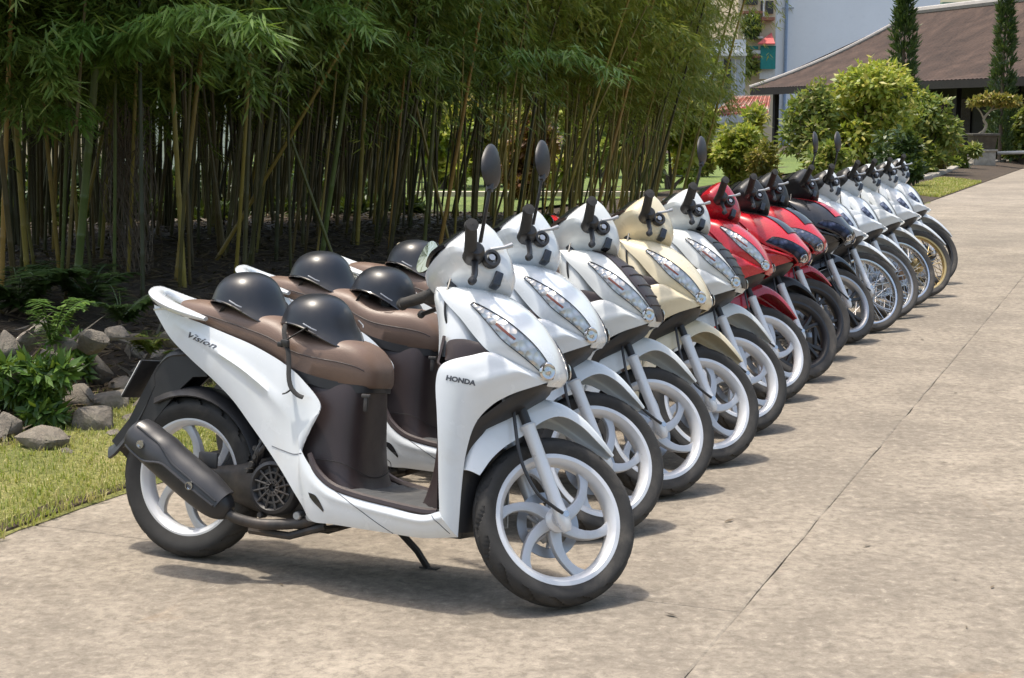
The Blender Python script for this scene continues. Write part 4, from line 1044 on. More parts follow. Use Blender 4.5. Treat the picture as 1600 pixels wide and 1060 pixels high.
# ---------- grass verge along the drive
def blades(name, pts, h, w, mat, label, seed):
    r = random.Random(seed); mb = MB(); vs = []; fs = []
    for (x, y, z) in pts:
        a = r.uniform(0, 6.28); l = h * r.uniform(.4, 1.25); t_ = r.uniform(.1, .9); d = Vector((math.cos(a), math.sin(a), 0)); s_ = Vector((-d.y, d.x, 0)) * w * r.uniform(.6, 1.3)
        p = Vector((x, y, z)); q = p + d * l * t_ * .45 + Vector((0, 0, l * .62)); e = p + d * l * t_ * 1.1 + Vector((0, 0, l * (1 - .35 * t_)))
        n = len(vs); vs += [p - s_, p + s_, q + s_ * .7, q - s_ * .7, e]; fs += [(n, n + 1, n + 2, n + 3), (n + 3, n + 2, n + 4)]
    mb.v = [tuple(v) for v in vs]; mb.f = fs
    return tag(link(name, mb.mesh(name, smooth=False), None, mat), label, 'grass', kind='stuff')
r = random.Random(11); pts = []
while len(pts) < 46000:
    u = r.uniform(3.0, 12.5); v = EDGE + .12 - r.random() ** 1.05 * 1.2
    edge = EDGE + .055 + .05 * noise.noise(Vector((u * 3, 0, 0))) + .05 * noise.noise(Vector((u * 11, 2, 0)))
    if v > edge: continue
    if v < -4.25 and r.random() < (-4.25 - v) * 2.2: continue
    p = uv(u, v); pts.append((p.x, p.y, zt(p.x, p.y) - .004))
blades('grass', pts, .042, .0026, MT['grass'], 'short dry yellow-green grass verge beside the rear wheels', 2)
r = random.Random(12); pts = []
while len(pts) < 9000:
    u = r.uniform(29, 36.5); v = EDGE - r.random() * .9; p = uv(u, v); pts.append((p.x, p.y, zt(p.x, p.y)))
blades('grass', pts, .07, .009, MT['grass'], 'small patch of grass at the far end of the row', 4)

# ---------- stones of the bank
def stone_mesh(rnd_, sx, sy, sz):
    bm = bmesh.new()
    for _ in range(15):
        p = Vector((rnd_.gauss(0, 1), rnd_.gauss(0, 1), rnd_.gauss(0, 1))).normalized()
        bm.verts.new((p.x * sx * rnd_.uniform(.8, 1.05), p.y * sy * rnd_.uniform(.8, 1.05), p.z * sz * rnd_.uniform(.75, 1.05)))
    res = bmesh.ops.convex_hull(bm, input=bm.verts)
    for g_ in [x for x in res.get('geom_interior', []) if isinstance(x, bmesh.types.BMVert)]:
        if g_.is_valid: bm.verts.remove(g_)
    bmesh.ops.triangulate(bm, faces=bm.faces)
    bmesh.ops.bevel(bm, geom=bm.edges[:] , offset=min(sx, sy, sz) * .16, segments=2, affect='EDGES', profile=.6)
    bmesh.ops.recalc_face_normals(bm, faces=bm.faces)
    me = bpy.data.meshes.new('stone'); bm.to_mesh(me); bm.free()
    for v in me.vertices: v.co += v.co.normalized() * noise.noise(v.co * 14) * .012
    me.polygons.foreach_set('use_smooth', [True] * len(me.polygons))
    try: me.set_sharp_from_angle(angle=R(38))
    except Exception: pass
    return me
rk = random.Random(21)
STONES = [ # px, py of the stone's foot, width and height in photo pixels, label
 (62, 704, 100, 62, 'pale flat-faced stone at the edge of the grass verge'), (8, 690, 70, 66, 'grey stone cut by the left picture edge beside the grass'), (140, 672, 92, 66, 'grey slab stone just above the grass, beside the pale stone'),
 (168, 642, 96, 52, 'long light stone below the number plate'), (122, 640, 70, 60, 'upright stone between fern and scooter tail'), (190, 612, 62, 34, None), (150, 600, 70, 66, None), (110, 600, 66, 50, None), (80, 578, 74, 50, None), (30, 640, 60, 46, None),
 (225, 600, 60, 50, None), (250, 575, 70, 48, None), (210, 560, 60, 50, None), (140, 545, 70, 44, 'brown stone at the foot of the green bamboo'), (95, 545, 50, 36, None), (40, 545, 60, 44, None), (5, 548, 60, 50, None), (300, 560, 80, 50, None), (180, 530, 50, 34, None),
 (270, 535, 60, 40, None), (65, 520, 44, 30, None), (20, 600, 50, 40, None), (330, 600, 80, 56, None), (365, 585, 70, 50, None), (330, 545, 60, 40, None), (400, 560, 60, 40, None), (430, 590, 70, 50, None), (225, 640, 60, 40, None), (285, 610, 80, 56, None), (60, 620, 46, 34, None),
 (176, 684, 34, 20, None), (100, 712, 30, 18, None), (200, 660, 36, 22, None), (250, 640, 60, 40, None)]
for px, py, w, h, lab in STONES:
    p = on_ground(px, py, zt); k = p.y / FPX; sx = w * k / 2; sz = h * k / 2 * 1.15
    o = link('stone', stone_mesh(rk, sx, sx * rk.uniform(.7, 1.0), sz), None, MT['rock'], Matrix.Translation(p + Vector((0, sx * .4, sz * .28))) @ Matrix.Rotation(rk.uniform(-.5, .5), 4, 'Z') @ Matrix.Rotation(rk.uniform(-.25, .25), 4, 'Y'))
    tag(o, lab or ('small' if w < 55 else 'mid-sized' if w < 72 else 'large') + ' dull field stone ' + ('low on' if py > 595 else 'half way up' if py > 550 else 'high on') + ' the shaded bank, ' + ('near the left picture edge' if px < 70 else 'left of the scooter tail' if px < 205 else 'behind the scooter tail' if px < 310 else 'seen past the rear wheel'), 'stone', 'stones of the bank')

# ---------- fallen leaves under the bamboo
def litter():
    r = random.Random(31); vs = []; fs = []
    while len(fs) < 26000:
        u = r.uniform(4.5, 16); v = -4.35 - r.random() ** 1.2 * 6; p = uv(u, v); p.z = zt(p.x, p.y) + r.uniform(.002, .03)
        a = r.uniform(0, 6.28); d = Vector((math.cos(a), math.sin(a), r.uniform(-.15, .35))).normalized(); l = r.uniform(.06, .15); sd_ = Vector((-d.y, d.x, r.uniform(-.4, .4))).normalized() * l * .09
        n = len(vs); vs += [p, p + d * l * .5 + sd_, p + d * l, p + d * l * .5 - sd_]; fs.append((n, n + 1, n + 2, n + 3))
    for k in range(70):
        u = r.uniform(2.5, 10); v = EDGE + r.random() ** 2 * 4; p = uv(u, v, .004); a = r.uniform(0, 6.28); l = r.uniform(.02, .06); d = Vector((math.cos(a), math.sin(a), .1)); sd_ = Vector((-d.y, d.x, .15)) * l * .16
        n = len(vs); vs += [p, p + d * l * .5 + sd_, p + d * l, p + d * l * .5 - sd_]; fs.append((n, n + 1, n + 2, n + 3))
    mb = MB(); mb.v = [tuple(q) for q in vs]; mb.f = fs
    tag(link('leaf_litter', mb.mesh('leaf_litter', smooth=False), None, leaf_mat('fallen_leaf', [(.035, .024, .014), (.075, .052, .030), (.15, .11, .065)], trans=.1)), 'dry fallen bamboo leaves covering the bank', 'leaves', kind='stuff')
litter()

# ---------- bamboo
def leafquad(vs, fs, p, d, l, w, up):
    s_ = d.cross(up)
    if s_.length < 1e-4: s_ = Vector((1, 0, 0))
    s_.normalize(); m_ = p + d * l * .42 - up * l * .03; e = p + d * l - up * l * .10
    n = len(vs); vs += [p, m_ + s_ * w, e, m_ - s_ * w]; fs += [(n, n + 1, n + 2), (n, n + 2, n + 3)]
def spray(vs, fs, p, d, r, ll, lw, n=5):
    """fan of drooping bamboo leaves at p, growing towards d"""
    for k in range(n):
        a = (k - (n - 1) / 2) * r.uniform(.28, .5); dd = Matrix.Rotation(a, 3, 'Z') @ d
        dd = (dd + Vector((r.gauss(0, .22), r.gauss(0, .22), -.45 + r.gauss(0, .28)))).normalized()
        leafquad(vs, fs, p + Vector((r.gauss(0, .02), r.gauss(0, .02), r.gauss(0, .02))), dd, ll * r.uniform(.6, 1.15), lw * r.uniform(.7, 1.15), Vector((r.gauss(0, .35), r.gauss(0, .35), 1)).normalized())
def culm_mesh(r, H, R0, bend):
    mb = MB(); path = []; rr = []; z = -.3; seg = .20
    while z < H:
        f = max(0, z) / H; rad = R0 * (1 - .80 * f ** 1.2)
        x = bend[0] * f * f * H * .12 + .012 * math.sin(z * 1.7 + bend[1]); y = bend[1] * f * f * H * .05
        path += [(x, y, z), (x, y, z + .012), (x, y, z + .022), (x, y, z + .032)]; rr += [rad, rad * 1.14, rad * 1.02, rad]
        z += seg + .16 * min(1, max(0, z) / 1.5) + r.uniform(-.02, .02)
    return mb.tube(path, rr, 8, cap=True).mesh('bamboo', ang=60), path
def foliage_mesh(r, path, H, z0, nb, upper):
    vs = []; fs = []
    def at_z(z):
        best = min(path, key=lambda q: abs(q[2] - z)); return Vector(best)
    for k in range(nb):
        f = r.random() ** 1.7; z = z0 + (H - z0) * f; a = r.uniform(0, 6.28); L = r.uniform(.25, .80) * (1 - .35 * f)
        base = at_z(z); d = Vector((math.cos(a), math.sin(a), r.uniform(.0, .55))); n = r.randint(3, 6)
        for j in range(1, n + 1):
            s = j / n; p = base + Vector((d.x, d.y, d.z - .75 * s * s)) * L * s + Vector((r.gauss(0, .05), r.gauss(0, .05), r.gauss(0, .05)))
            dd = Vector((d.x, d.y, 0)).normalized(); big = 1.0 if z < 3.8 else 1.45
            dd = Matrix.Rotation(r.uniform(-.9, .9), 3, 'Z') @ dd
            spray(vs, fs, p, dd, r, .135 * big, .0088 * big * 1.05, r.randint(4, 6))
    mb = MB(); mb.v = [tuple(v) for v in vs]; mb.f = fs
    return mb.mesh('foliage', smooth=False)
rb = random.Random(8); CUL = []
for k in range(9):
    H = rb.uniform(5.2, 6.6); me, path = culm_mesh(rb, H, rb.uniform(.0105, .0165), (rb.uniform(.2, 1.2), rb.uniform(-1, 1)))
    CUL.append((me, [foliage_mesh(rb, path, H, z0, nb, 0) for z0, nb in ((1.45, 195), (1.75, 185), (1.65, 92))], path, H))
def culm(base, tip, me, fol, mat, fmat, label, group='bamboo stems of the grove', spin=0, sc=1, fz=0):
    z = (tip - base).normalized(); q = z.to_track_quat('Z', 'Y').to_matrix().to_4x4()
    M_ = Matrix.Translation(base) @ q @ Matrix.Rotation(spin, 4, 'Z') @ Matrix.Diagonal((sc, sc, 1, 1))
    o = link('bamboo', me, None, mat, M_); tag(o, label, 'bamboo', group)
    if fol is not None:
        c = link('foliage', fol, o, fmat, Matrix.Translation((0, 0, fz)) @ Matrix.Diagonal((1 / sc, 1 / sc, 1, 1)))
    return o
# stems that can be picked out in the photograph: two image points on the stem, distance, thickness
HERO = [((3, 470), (17, 150), 8.9, .70, 'culm_o', 'thin orange-yellow bamboo stem at the left picture edge', False), ((113, 500), (158, 150), 9.3, 1.25, 'culm_g', 'thick green jointed bamboo stem rising from the stones, lowest joints plain to see', False), ((287, 455), (260, 90), 9.6, .85, 'culm_y', 'yellow bamboo stem leaning left, above the scooter tail', False),
        ((92, 490), (104, 290), 9.8, .62, 'culm_g', 'slim green bamboo stem just left of the thick green one', True), ((180, 530), (177, 200), 9.7, .60, 'culm_g', 'slim upright green bamboo stem between thick green and yellow stems', True), ((700, 320), (763, 4), 12.6, 1.0, 'culm_o', 'tan bamboo stem leaning right above the first mirror, in front of the foliage', False),
        ((612, 340), (636, 44), 12.2, .7, 'culm_o', 'thin brownish bamboo stem above the helmets, nearly upright', True), ((505, 400), (540, 60), 11.4, 1.1, 'culm_g', 'grey-green bamboo stem above the rear helmet of the second scooter', True),
        ((1085, 300), (1150, 20), 21.5, 1.15, 'culm_y', 'golden bamboo stem at the open right end of the grove', True), ((1068, 300), (1128, 60), 22.0, 1.05, 'culm_y', 'golden bamboo stem second from the open right end', True), ((1050, 300), (1100, 60), 21.0, 1.0, 'culm_y', 'golden bamboo stem third from the open right end', True), ((930, 330), (985, 90), 17.0, 1.1, 'culm_o', 'tan bamboo stem leaning right above the third scooter', True)]
for k, (a, b, Y, sc, mk, lab, leafy) in enumerate(HERO):
    A = at(a[0], a[1], Y); B = at(b[0], b[1], Y); d = (B - A).normalized(); A = A - d * ((A.z - zt(A.x, A.y)) / d.z)
    c = CUL[k % 9]; culm(A, A + d, c[0], c[1][1 if k < 5 else 2], MT[mk], MT['bleaf' if k < 8 else 'bleaf_y'], lab, spin=rb.uniform(0, 6), sc=sc * 1.35)
n = 0; tries = 0; placed = []
while n < 286 and tries < 9000:
    tries += 1; u = 6.4 + 20.3 * rb.random() ** .95; v = -5.35 - (4.2 - 2.4 * sstep(9, 15, u)) * rb.random() ** 1.1 - (.5 * sstep(12, 24, u))
    p = uv(u, v); px = 800 + FPX * p.x / p.y
    if px < -230 or px > 1020: continue
    if px > 620 and rb.random() < .45 * sstep(620, 760, px): continue
    if any((p - q).length < (.13 if u > 13 else .10) for q in placed): continue
    placed.append(p); p.z = zt(p.x, p.y); k = rb.randrange(9); c = CUL[k]
    lean = R(rb.gauss(2.5 + 5.5 * sstep(250, 700, px), 4.0 + 1.5 * sstep(500, 800, px))); ln2 = R(rb.gauss(0, 3)); tip = p + Vector((math.sin(lean), math.sin(ln2), 1))
    yl = sstep(560, 950, px); fm = 'bleaf_y' if rb.random() < yl else 'bleaf'  # leaves change to the painted lit colours towards the right
    zone = ['cut by the left picture edge', 'left of the thick green stem', 'between the thick green and the yellow stem', 'above the nearest scooter seat', 'above the helmets', 'behind the first mirror', 'behind the second mirror', 'above the cream scooter', 'above the red scooters near the grove end'][sum(px > q for q in (40, 130, 280, 420, 620, 770, 880, 990))]
    ymat = 'culm_y' if rb.random() < .30 * yl + .03 else 'culm_m' if rb.random() < .10 + .75 * yl else 'culm'  # stem colours go from shaded to lit towards the right
    row = 'front' if v < -5.35 and v > -6.6 else 'back'
    lab = ('golden' if ymat == 'culm_y' else 'dark') + ' bamboo in the ' + row + ' of the grove, ' + zone
    culm(p, tip, c[0], c[1][2 if rb.random() < sstep(560, 760, px) else 0 if v < -6.2 else 1], MT[ymat], MT[fm], lab, fz=rb.uniform(-.25, .75), spin=rb.uniform(0, 6.28), sc=rb.uniform(.75, 1.25)); n += 1
# the rest of the stems, further back: one mass
def thicket():
    r = random.Random(77); mb = MB()
    for k in range(640):
        u = 6 + 20 * r.random(); v = r.uniform(-11.2, -7.6); p = uv(u, v); px = 800 + FPX * p.x / p.y
        if px < -150 or px > 1075: continue
        if px > 560 and r.random() < sstep(560, 720, px): continue
        p.z = zt(p.x, p.y) - .1; ln = R(r.gauss(2.5 + 5 * sstep(250, 700, px), 3.5)); l2 = R(r.gauss(0, 3)); rad = r.uniform(.011, .022); d = Vector((math.sin(ln), math.sin(l2), 1))
        pts_ = []; rr_ = []; z = 0
        while z < 4.6:
            pts_ += [p + d * z, p + d * (z + .015), p + d * (z + .03)]; rr_ += [rad, rad * 1.15, rad]; z += .34
        mb.tube(pts_, rr_, 5, cap=False)
    o = link('bamboo_thicket', mb.mesh('bamboo_thicket'), None, culm_mat('thicket_culm', [(.05, .05, .018), (.05, .05, .018)])); tag(o, 'dense mass of far bamboo stems deep in the grove', 'bamboo', kind='stuff')
thicket()
# bright overhanging sprays
def branch(name, pts3, nleaf, ll, lw, mat, label, seed, droop=.3, group=None, spread=.16):
    r = random.Random(seed); st = MB().tube(pts3, [.006] + [.004] * (len(pts3) - 2) + [.0015], 6, smooth=24)
    o = link(name, st.mesh(name), None, MT['culm_g']); tag(o, label, 'bamboo branch', group)
    vs = []; fs = []
    P = [Vector(q[:3]) for q in cr([tuple(p) for p in pts3], 40)]
    for k in range(nleaf):
        i = r.randrange(6, 39); d = (P[i + 1 if i < 39 else 39] - P[i - 1]).normalized(); d = (d + Vector((r.gauss(0, .5), r.gauss(0, .5), r.gauss(-.1, .35)))).normalized()
        spray(vs, fs, P[i] + d * r.uniform(0, spread), Vector((d.x, d.y, 0)).normalized(), r, ll, lw, r.randint(3, 6))
    mb = MB(); mb.v = [tuple(v) for v in vs]; mb.f = fs
    link('foliage', mb.mesh('foliage', smooth=False), o, mat); return o
branch('bamboo_branch', [at(158, 120, 9.1), at(190, 60, 8.7), at(260, 25, 8.3), at(330, 18, 8.0), at(412, 48, 7.7)], 230, .15, .0095, MT['bleaf_b'], 'bright sunlit bamboo spray arching over at the upper left', 5, spread=.13)
branch('bamboo_branch', [at(160, 115, 9.2), at(150, 70, 8.9), at(130, 40, 8.6), at(112, 70, 8.4)], 110, .15, .0095, MT['bleaf_b'], 'shorter bright bamboo spray hanging beside the arching one', 6, spread=.12)
branch('bamboo_branch', [at(-20, 90, 8.8), at(30, 70, 8.5), at(70, 85, 8.3), at(88, 120, 8.2)], 70, .15, .0095, MT['bleaf'], 'bamboo spray drooping at the upper left corner', 7, spread=.16)
branch('bamboo_branch', [at(55, 215, 9.3), at(80, 180, 9.0), at(105, 170, 8.8), at(128, 190, 8.7)], 34, .14, .0088, MT['bleaf_b'], 'small light bamboo spray low between the left stems', 8, spread=.10)
branch('bamboo_branch', [at(-10, 200, 9.0), at(10, 150, 8.9), at(30, 140, 8.8), at(45, 175, 8.6)], 60, .15, .009, MT['bleaf'], 'dark bamboo spray low at the left picture edge', 9, spread=.2)
branch('bamboo_branch', [at(470, -20, 10.4), at(500, 10, 10.0), at(540, 15, 9.7), at(575, 45, 9.5)], 70, .15, .009, MT['bleaf_b'], 'light bamboo spray hanging at the top above the second helmet', 10, spread=.14)
branch('bamboo_branch', [at(760, 95, 12.4), at(830, 80, 12.0), at(900, 85, 11.7), at(962, 110, 11.4)], 80, .16, .010, MT['bleaf_b'], 'pale bamboo spray reaching right above the second mirror', 11, spread=.16)
branch('bamboo_branch', [at(600, 60, 11.6), at(640, 70, 11.3), at(680, 100, 11.0)], 50, .15, .009, MT['bleaf'], 'bamboo spray drooping above the first mirror', 12, spread=.15)
branch('bamboo_branch', [at(990, 30, 16), at(1040, 40, 15.6), at(1090, 70, 15.2)], 70, .18, .012, MT['bleaf_y'], 'yellowish bamboo spray near the open end of the grove', 13, spread=.2)
branch('bamboo_branch', [at(330, 60, 9.4), at(370, 90, 9.2), at(400, 140, 9.1)], 46, .14, .0085, MT['bleaf'], 'dark bamboo spray drooping right of the yellow stem', 14, spread=.14)
# bent and broken canes
for k, (a, b, Y, lab) in enumerate([((330, 420), (480, 170), 10.8, 'bamboo cane leaning far right across its neighbours above the seat'), ((520, 400), (430, 150), 11.2, 'bamboo cane leaning left across its neighbours above the helmets'), ((690, 330), (640, 120), 13.0, 'bamboo cane tilted left beside the first mirror'), ((860, 320), (960, 120), 15.5, 'bamboo cane slanting right behind the second mirror'), ((60, 470), (20, 180), 10.2, 'bamboo cane tilted left near the left picture edge')]):
    A = at(a[0], a[1], Y); B = at(b[0], b[1], Y); d = (B - A).normalized(); A = A - d * ((A.z - zt(A.x, A.y)) / d.z)
    culm(A, A + d, CUL[(k * 2) % 9][0], None, MT['culm_m'], None, lab, sc=.9)
# dry twigs hanging in the grove
def dry_bundle():
    r = random.Random(4); mb = MB()
    for k in range(75):
        a = at(r.uniform(165, 235), r.uniform(150, 250), 9.9 + r.uniform(-.2, .3)); b = at(r.uniform(195, 240) + r.uniform(-10, 10), r.uniform(330, 490), 9.8 + r.uniform(-.2, .3))
        m1 = a.lerp(b, .35) + Vector((r.uniform(-.16, .05), 0, r.uniform(-.05, .12))); m2 = a.lerp(b, .7) + Vector((r.uniform(-.08, .08), 0, 0))
        mb.tube([a, m1, m2, b], [.0035, .003, .0025, .0012], 4, smooth=9)
    o = link('dry_branches', mb.mesh('dry_branches'), None, MT['dry']); o['kind'] = 'stuff'; tag(o, 'tangle of dry brown twigs hanging between the stems', 'twigs')
dry_bundle()
# dark undergrowth and ferns on the bank
def fern(px, py, n, L, seed, mat, label, group='green plants on the bank', zup=.6):
    r = random.Random(seed); p0 = on_ground(px, py, zt); vs = []; fs = []; st = MB()
    for k in range(n):
        a = r.uniform(0, 6.28); l = L * r.uniform(.5, 1.1); d = Vector((math.cos(a), math.sin(a), 0)); pr = p0
        pth = []
        for j in range(7):
            s = j / 6; p = p0 + d * l * s * .75 + Vector((0, 0, l * (zup * 1.6 * s - zup * .95 * s * s))); pth.append(p)
            if j:
                for q in range(3):
                    for sg in (-1, 1):
                        dd = (d * .5 + Vector((-d.y, d.x, 0)) * sg + Vector((0, 0, r.uniform(-.3, .2)))).normalized()
                        leafquad(vs, fs, p - (p - pr) * q / 3, dd, l * .34 * (1 - .5 * s) * r.uniform(.7, 1.2), l * .045, Vector((0, 0, 1)))
            pr = p
        st.tube(pth, .0025, 4)
    o = link('fern_plant', st.mesh('fern_plant'), None, mat); tag(o, label, 'plant', group)
    mb = MB(); mb.v = [tuple(v) for v in vs]; mb.f = fs; link('foliage', mb.mesh('foliage', smooth=False), o, mat)
fern(80, 540, 10, .26, 4, MT['fern'], 'upright fresh bamboo shoot with pale leaves among the stones', zup=1.2)
fern(232, 548, 16, .25, 5, MT['leaf2'], 'low plant half hidden behind the scooter tail')
fern(330, 590, 22, .3, 6, MT['leaf2'], 'green plant seen under the scooter tail above the rear wheel')
fern(190, 500, 18, .35, 7, MT['leaf3'], 'dark low plant in the shade behind the stones')
fern(30, 480, 20, .5, 8, MT['leaf3'], 'dark leafy undergrowth at the left edge of the grove')
fern(140, 470, 20, .5, 9, MT['leaf3'], 'dark leafy undergrowth behind the green bamboo')

# ---------- shrubs and trees
def cloud(blobs, n, ll, lw, seed, up=.35, shell=.55):
    """leaves spread through a set of ellipsoids (centre, radii)"""
    r = random.Random(seed); vs = []; fs = []; wts = [b[1][0] * b[1][1] * b[1][2] for b in blobs]; tot = sum(wts)
    for k in range(n):
        x = r.uniform(0, tot); i = 0
        while x > wts[i] and i < len(wts) - 1: x -= wts[i]; i += 1
        c, rad = blobs[i]; d = Vector((r.gauss(0, 1), r.gauss(0, 1), r.gauss(0, 1))).normalized(); q = r.random() ** (1 / 3.) * (1 - shell) + shell * r.uniform(.75, 1.06)
        p = Vector(c) + Vector((d.x * rad[0], d.y * rad[1], d.z * rad[2])) * q
        dd = (d * .7 + Vector((r.gauss(0, .6), r.gauss(0, .6), r.gauss(-.15, .5)))).normalized()
        leafquad(vs, fs, p, dd, ll * r.uniform(.6, 1.3), lw * r.uniform(.7, 1.3), (d + Vector((0, 0, up)) + Vector((r.gauss(0, .4), r.gauss(0, .4), r.gauss(0, .4)))).normalized())
    mb = MB(); mb.v = [tuple(v) for v in vs]; mb.f = fs; return mb.mesh('crown', smooth=False)
def low_bush(px, py, w, h, n, leaf, mat, label, seed):
    r = random.Random(seed); p = on_ground(px, py, zt); k = p.y / FPX; W_, H_ = w * k, h * k; bl = []
    for j in range(16):
        a = r.uniform(0, 6.28); q = r.random() ** .6; bl.append(((math.cos(a) * q * W_ * .38, math.sin(a) * q * W_ * .3, H_ * r.uniform(.15, .85)), (W_ * .13, W_ * .13, H_ * .15)))
    st = MB()
    for b_ in bl[:9]: st.tube([(0, 0, -.05), (b_[0][0] * .4, b_[0][1] * .4, b_[0][2] * .5), b_[0]], [.006, .004, .002], 5, smooth=6)
    o = link('low_bush', st.mesh('low_bush'), None, MT['fern'], Matrix.Translation(p)); tag(o, label, 'plant', 'green plants on the bank')
    link('foliage', cloud(bl, n, leaf, leaf * .15, seed + 5, shell=.4), o, mat)
low_bush(56, 668, 120, 120, 1500, .085, MT['fern'], 'bushy small-leaved green plant among the stones at the left', 301)
low_bush(8, 640, 90, 90, 800, .085, MT['leaf3'], 'dark small-leaved plant cut by the left picture edge', 302)
low_bush(112, 600, 50, 90, 420, .08, MT['fern'], 'small green sprig beside the thick green bamboo foot', 303)
BARK = simple('grey_brown_bark', (.10, .075, .05), .9, var=.3, vscale=20, bmp=.6, bscale=60)
def shrub(px, Y, top, wid, n, leaf, mat, label, seed, name='shrub', cat='shrub', stems=6, ground=.05, lumps=16, ratio=.52, depth=.8):
    """top: image row of its top, wid: image width"""
    r = random.Random(seed); base = at(px, 190, Y); base.z = ground; H = at(px, top, Y).z - ground; Wd = wid * Y / FPX
    o = empty(name, Matrix.Translation(base)); tag(o, label, cat, 'garden plants beyond the bikes')
    blobs = []
    for k in range(lumps):
        a = r.uniform(0, 6.28); q = r.random() ** .6; h = r.uniform(.16, .86); env = math.sin(math.pi * min(1, .22 + .70 * h)) ** .7
        sz = r.uniform(.11, .27)
        blobs.append(((math.cos(a) * q * Wd * .36 * env, math.sin(a) * q * Wd * .36 * env * depth, H * h), (Wd * sz * ratio * 1.2, Wd * sz * ratio * 1.2, H * sz * .62)))
    for k in range(lumps // 4):
        a = r.uniform(0, 6.28); q = r.random(); blobs.append(((math.cos(a) * q * Wd * .40, math.sin(a) * q * Wd * .4 * depth, H * r.uniform(.55, .95) * (1 - .25 * q)), (Wd * .035, Wd * .035, H * r.uniform(.08, .16))))
    st = MB()
    for k in range(stems):
        b = blobs[r.randrange(len(blobs))][0]; st.tube([(r.uniform(-.05, .05) * Wd, r.uniform(-.05, .05) * Wd, -.1), (b[0] * .35, b[1] * .35, b[2] * .5), (b[0], b[1], b[2])], [.022 * H, .015 * H, .005 * H], 6, smooth=8)
    link('trunk', st.mesh('trunk'), o, BARK)
    link('crown', cloud(blobs, n, leaf, leaf * .22, seed + 50), o, mat)
    return o
shrub(1352, 37, 92, 215, 8000, .19, MT['leaf1'], 'large light green shrub in front of the brown roof, biggest in the garden', 1, lumps=60, stems=12)
shrub(1268, 36, 116, 105, 2600, .18, MT['leaf2'], 'tall thin shrub with yellow tips left of the largest shrub', 2, lumps=30)
shrub(1446, 38.5, 138, 120, 3200, .18, MT['leaf2'], 'mid green bush against the dark house, right of the largest shrub', 3, lumps=30)
shrub(1150, 27, 190, 110, 3600, .13, MT['leaf1'], 'low round light green bush at the open end of the bamboo', 4, lumps=14)
shrub(1196, 26, 222, 80, 2200, .12, MT['leaf4'], 'low greyish bush with dry tips above the red scooters', 5, lumps=12)
shrub(1300, 30, 222, 130, 2600, .17, MT['leaf2'], 'low dark bush behind the first white motorbikes', 7, lumps=14)
shrub(1400, 31, 195, 110, 3200, .17, MT['leaf3'], 'dark green bush behind the last motorbikes', 8, lumps=14)
shrub(1476, 40, 195, 80, 1700, .22, MT['leaf4'], 'yellowish low plant left of the bonsai pedestal', 9, lumps=9)
shrub(1455, 38, 225, 70, 1300, .2, MT['leaf2'], 'small low plant at the bend of the drive', 10, lumps=8)
shrub(1505, 43, 215, 60, 1100, .2, MT['leaf2'], 'little bush touching the bonsai pedestal', 11, lumps=8)
shrub(1582, 52, 118, 70, 3000, .26, MT['leaf3'], 'tall dark hedge plant behind the bonsai', 12, lumps=14)
shrub(1600, 50, 165, 70, 2200, .24, MT['leaf2'], 'green bush cut by the right picture edge', 13, lumps=12)
shrub(1560, 51, 170, 60, 2000, .24, MT['leaf3'], 'dark hedge plant directly behind the bonsai pot', 14, lumps=10)
shrub(1178, 33, 158, 24, 500, .30, MT['leaf1'], 'spiky light green plant before the rusty roof', 15, lumps=7)
shrub(830, 26, 178, 110, 3600, .2, MT['leaf5'], 'rust coloured shrub glimpsed through the bamboo stems', 16, lumps=14)
for k, (px, Y, top, wid, mk) in enumerate([(690, 30, 150, 130, 'leaf1'), (760, 31, 120, 140, 'leaf4'), (900, 29, 140, 150, 'leaf1'), (985, 28, 150, 130, 'leaf2'), (1050, 30, 130, 140, 'leaf1'), (600, 33, 130, 140, 'leaf2'), (500, 35, 150, 140, 'leaf2'), (1085, 36, 215, 70, 'leaf4'), (940, 36, 110, 180, 'leaf2')]):
    shrub(px, Y, top, wid, 2600, .24, MT[mk], ['light green garden shrub', 'yellowish garden shrub', 'round light garden shrub', 'mid green garden shrub', 'broad light garden shrub', 'plain green garden shrub', 'low green garden shrub', 'yellow garden shrub at the grove end', 'tall back garden shrub'][k] + ' glimpsed through the bamboo', 60 + k, lumps=12)
for k, (px, Y, top, wid) in enumerate([(30, 14.5, 318, 170), (130, 15, 322, 170), (235, 15.5, 315, 170), (330, 15.8, 322, 160), (430, 16.2, 316, 160), (525, 16.6, 322, 150), (610, 17, 318, 130)]):  # bushes added to hide lit soil and darken the grove floor
    shrub(px, Y, top, wid, 2400, .15, MT['leaf3'], ['first', 'second', 'third', 'fourth', 'fifth', 'sixth', 'seventh'][k] + ' low dark bush from the left, added to darken the grove floor', 140 + k, name='shade_filler_bush', cat='bush', lumps=14, ground=.25)
for k, (px, Y, top, wid) in enumerate([(40, 22, 262, 200), (170, 22.5, 255, 190), (300, 23, 262, 190), (420, 23.5, 258, 190), (530, 24, 268, 170)]):  # row of bushes added to darken the view behind the left stems
    shrub(px, Y, top, wid, 2600, .2, MT['leaf3'], ['far left', 'second', 'middle', 'fourth', 'last'][k] + ' dark bush of the line added to darken the gaps behind the left bamboo', 120 + k, name='dark_filler_bush', cat='hedge', lumps=14)
for k, (px, Y, top, wid) in enumerate([(430, 48, 60, 330), (760, 50, 40, 330), (1010, 52, 40, 260), (150, 46, 90, 260)]):
    shrub(px, Y, top, wid, 4200, .42, MT['leaf2'], ['broad', 'tall', 'rounded', 'low'][k] + ' garden tree far behind the bamboo', 80 + k, name='garden_tree', cat='tree', lumps=20, stems=4)
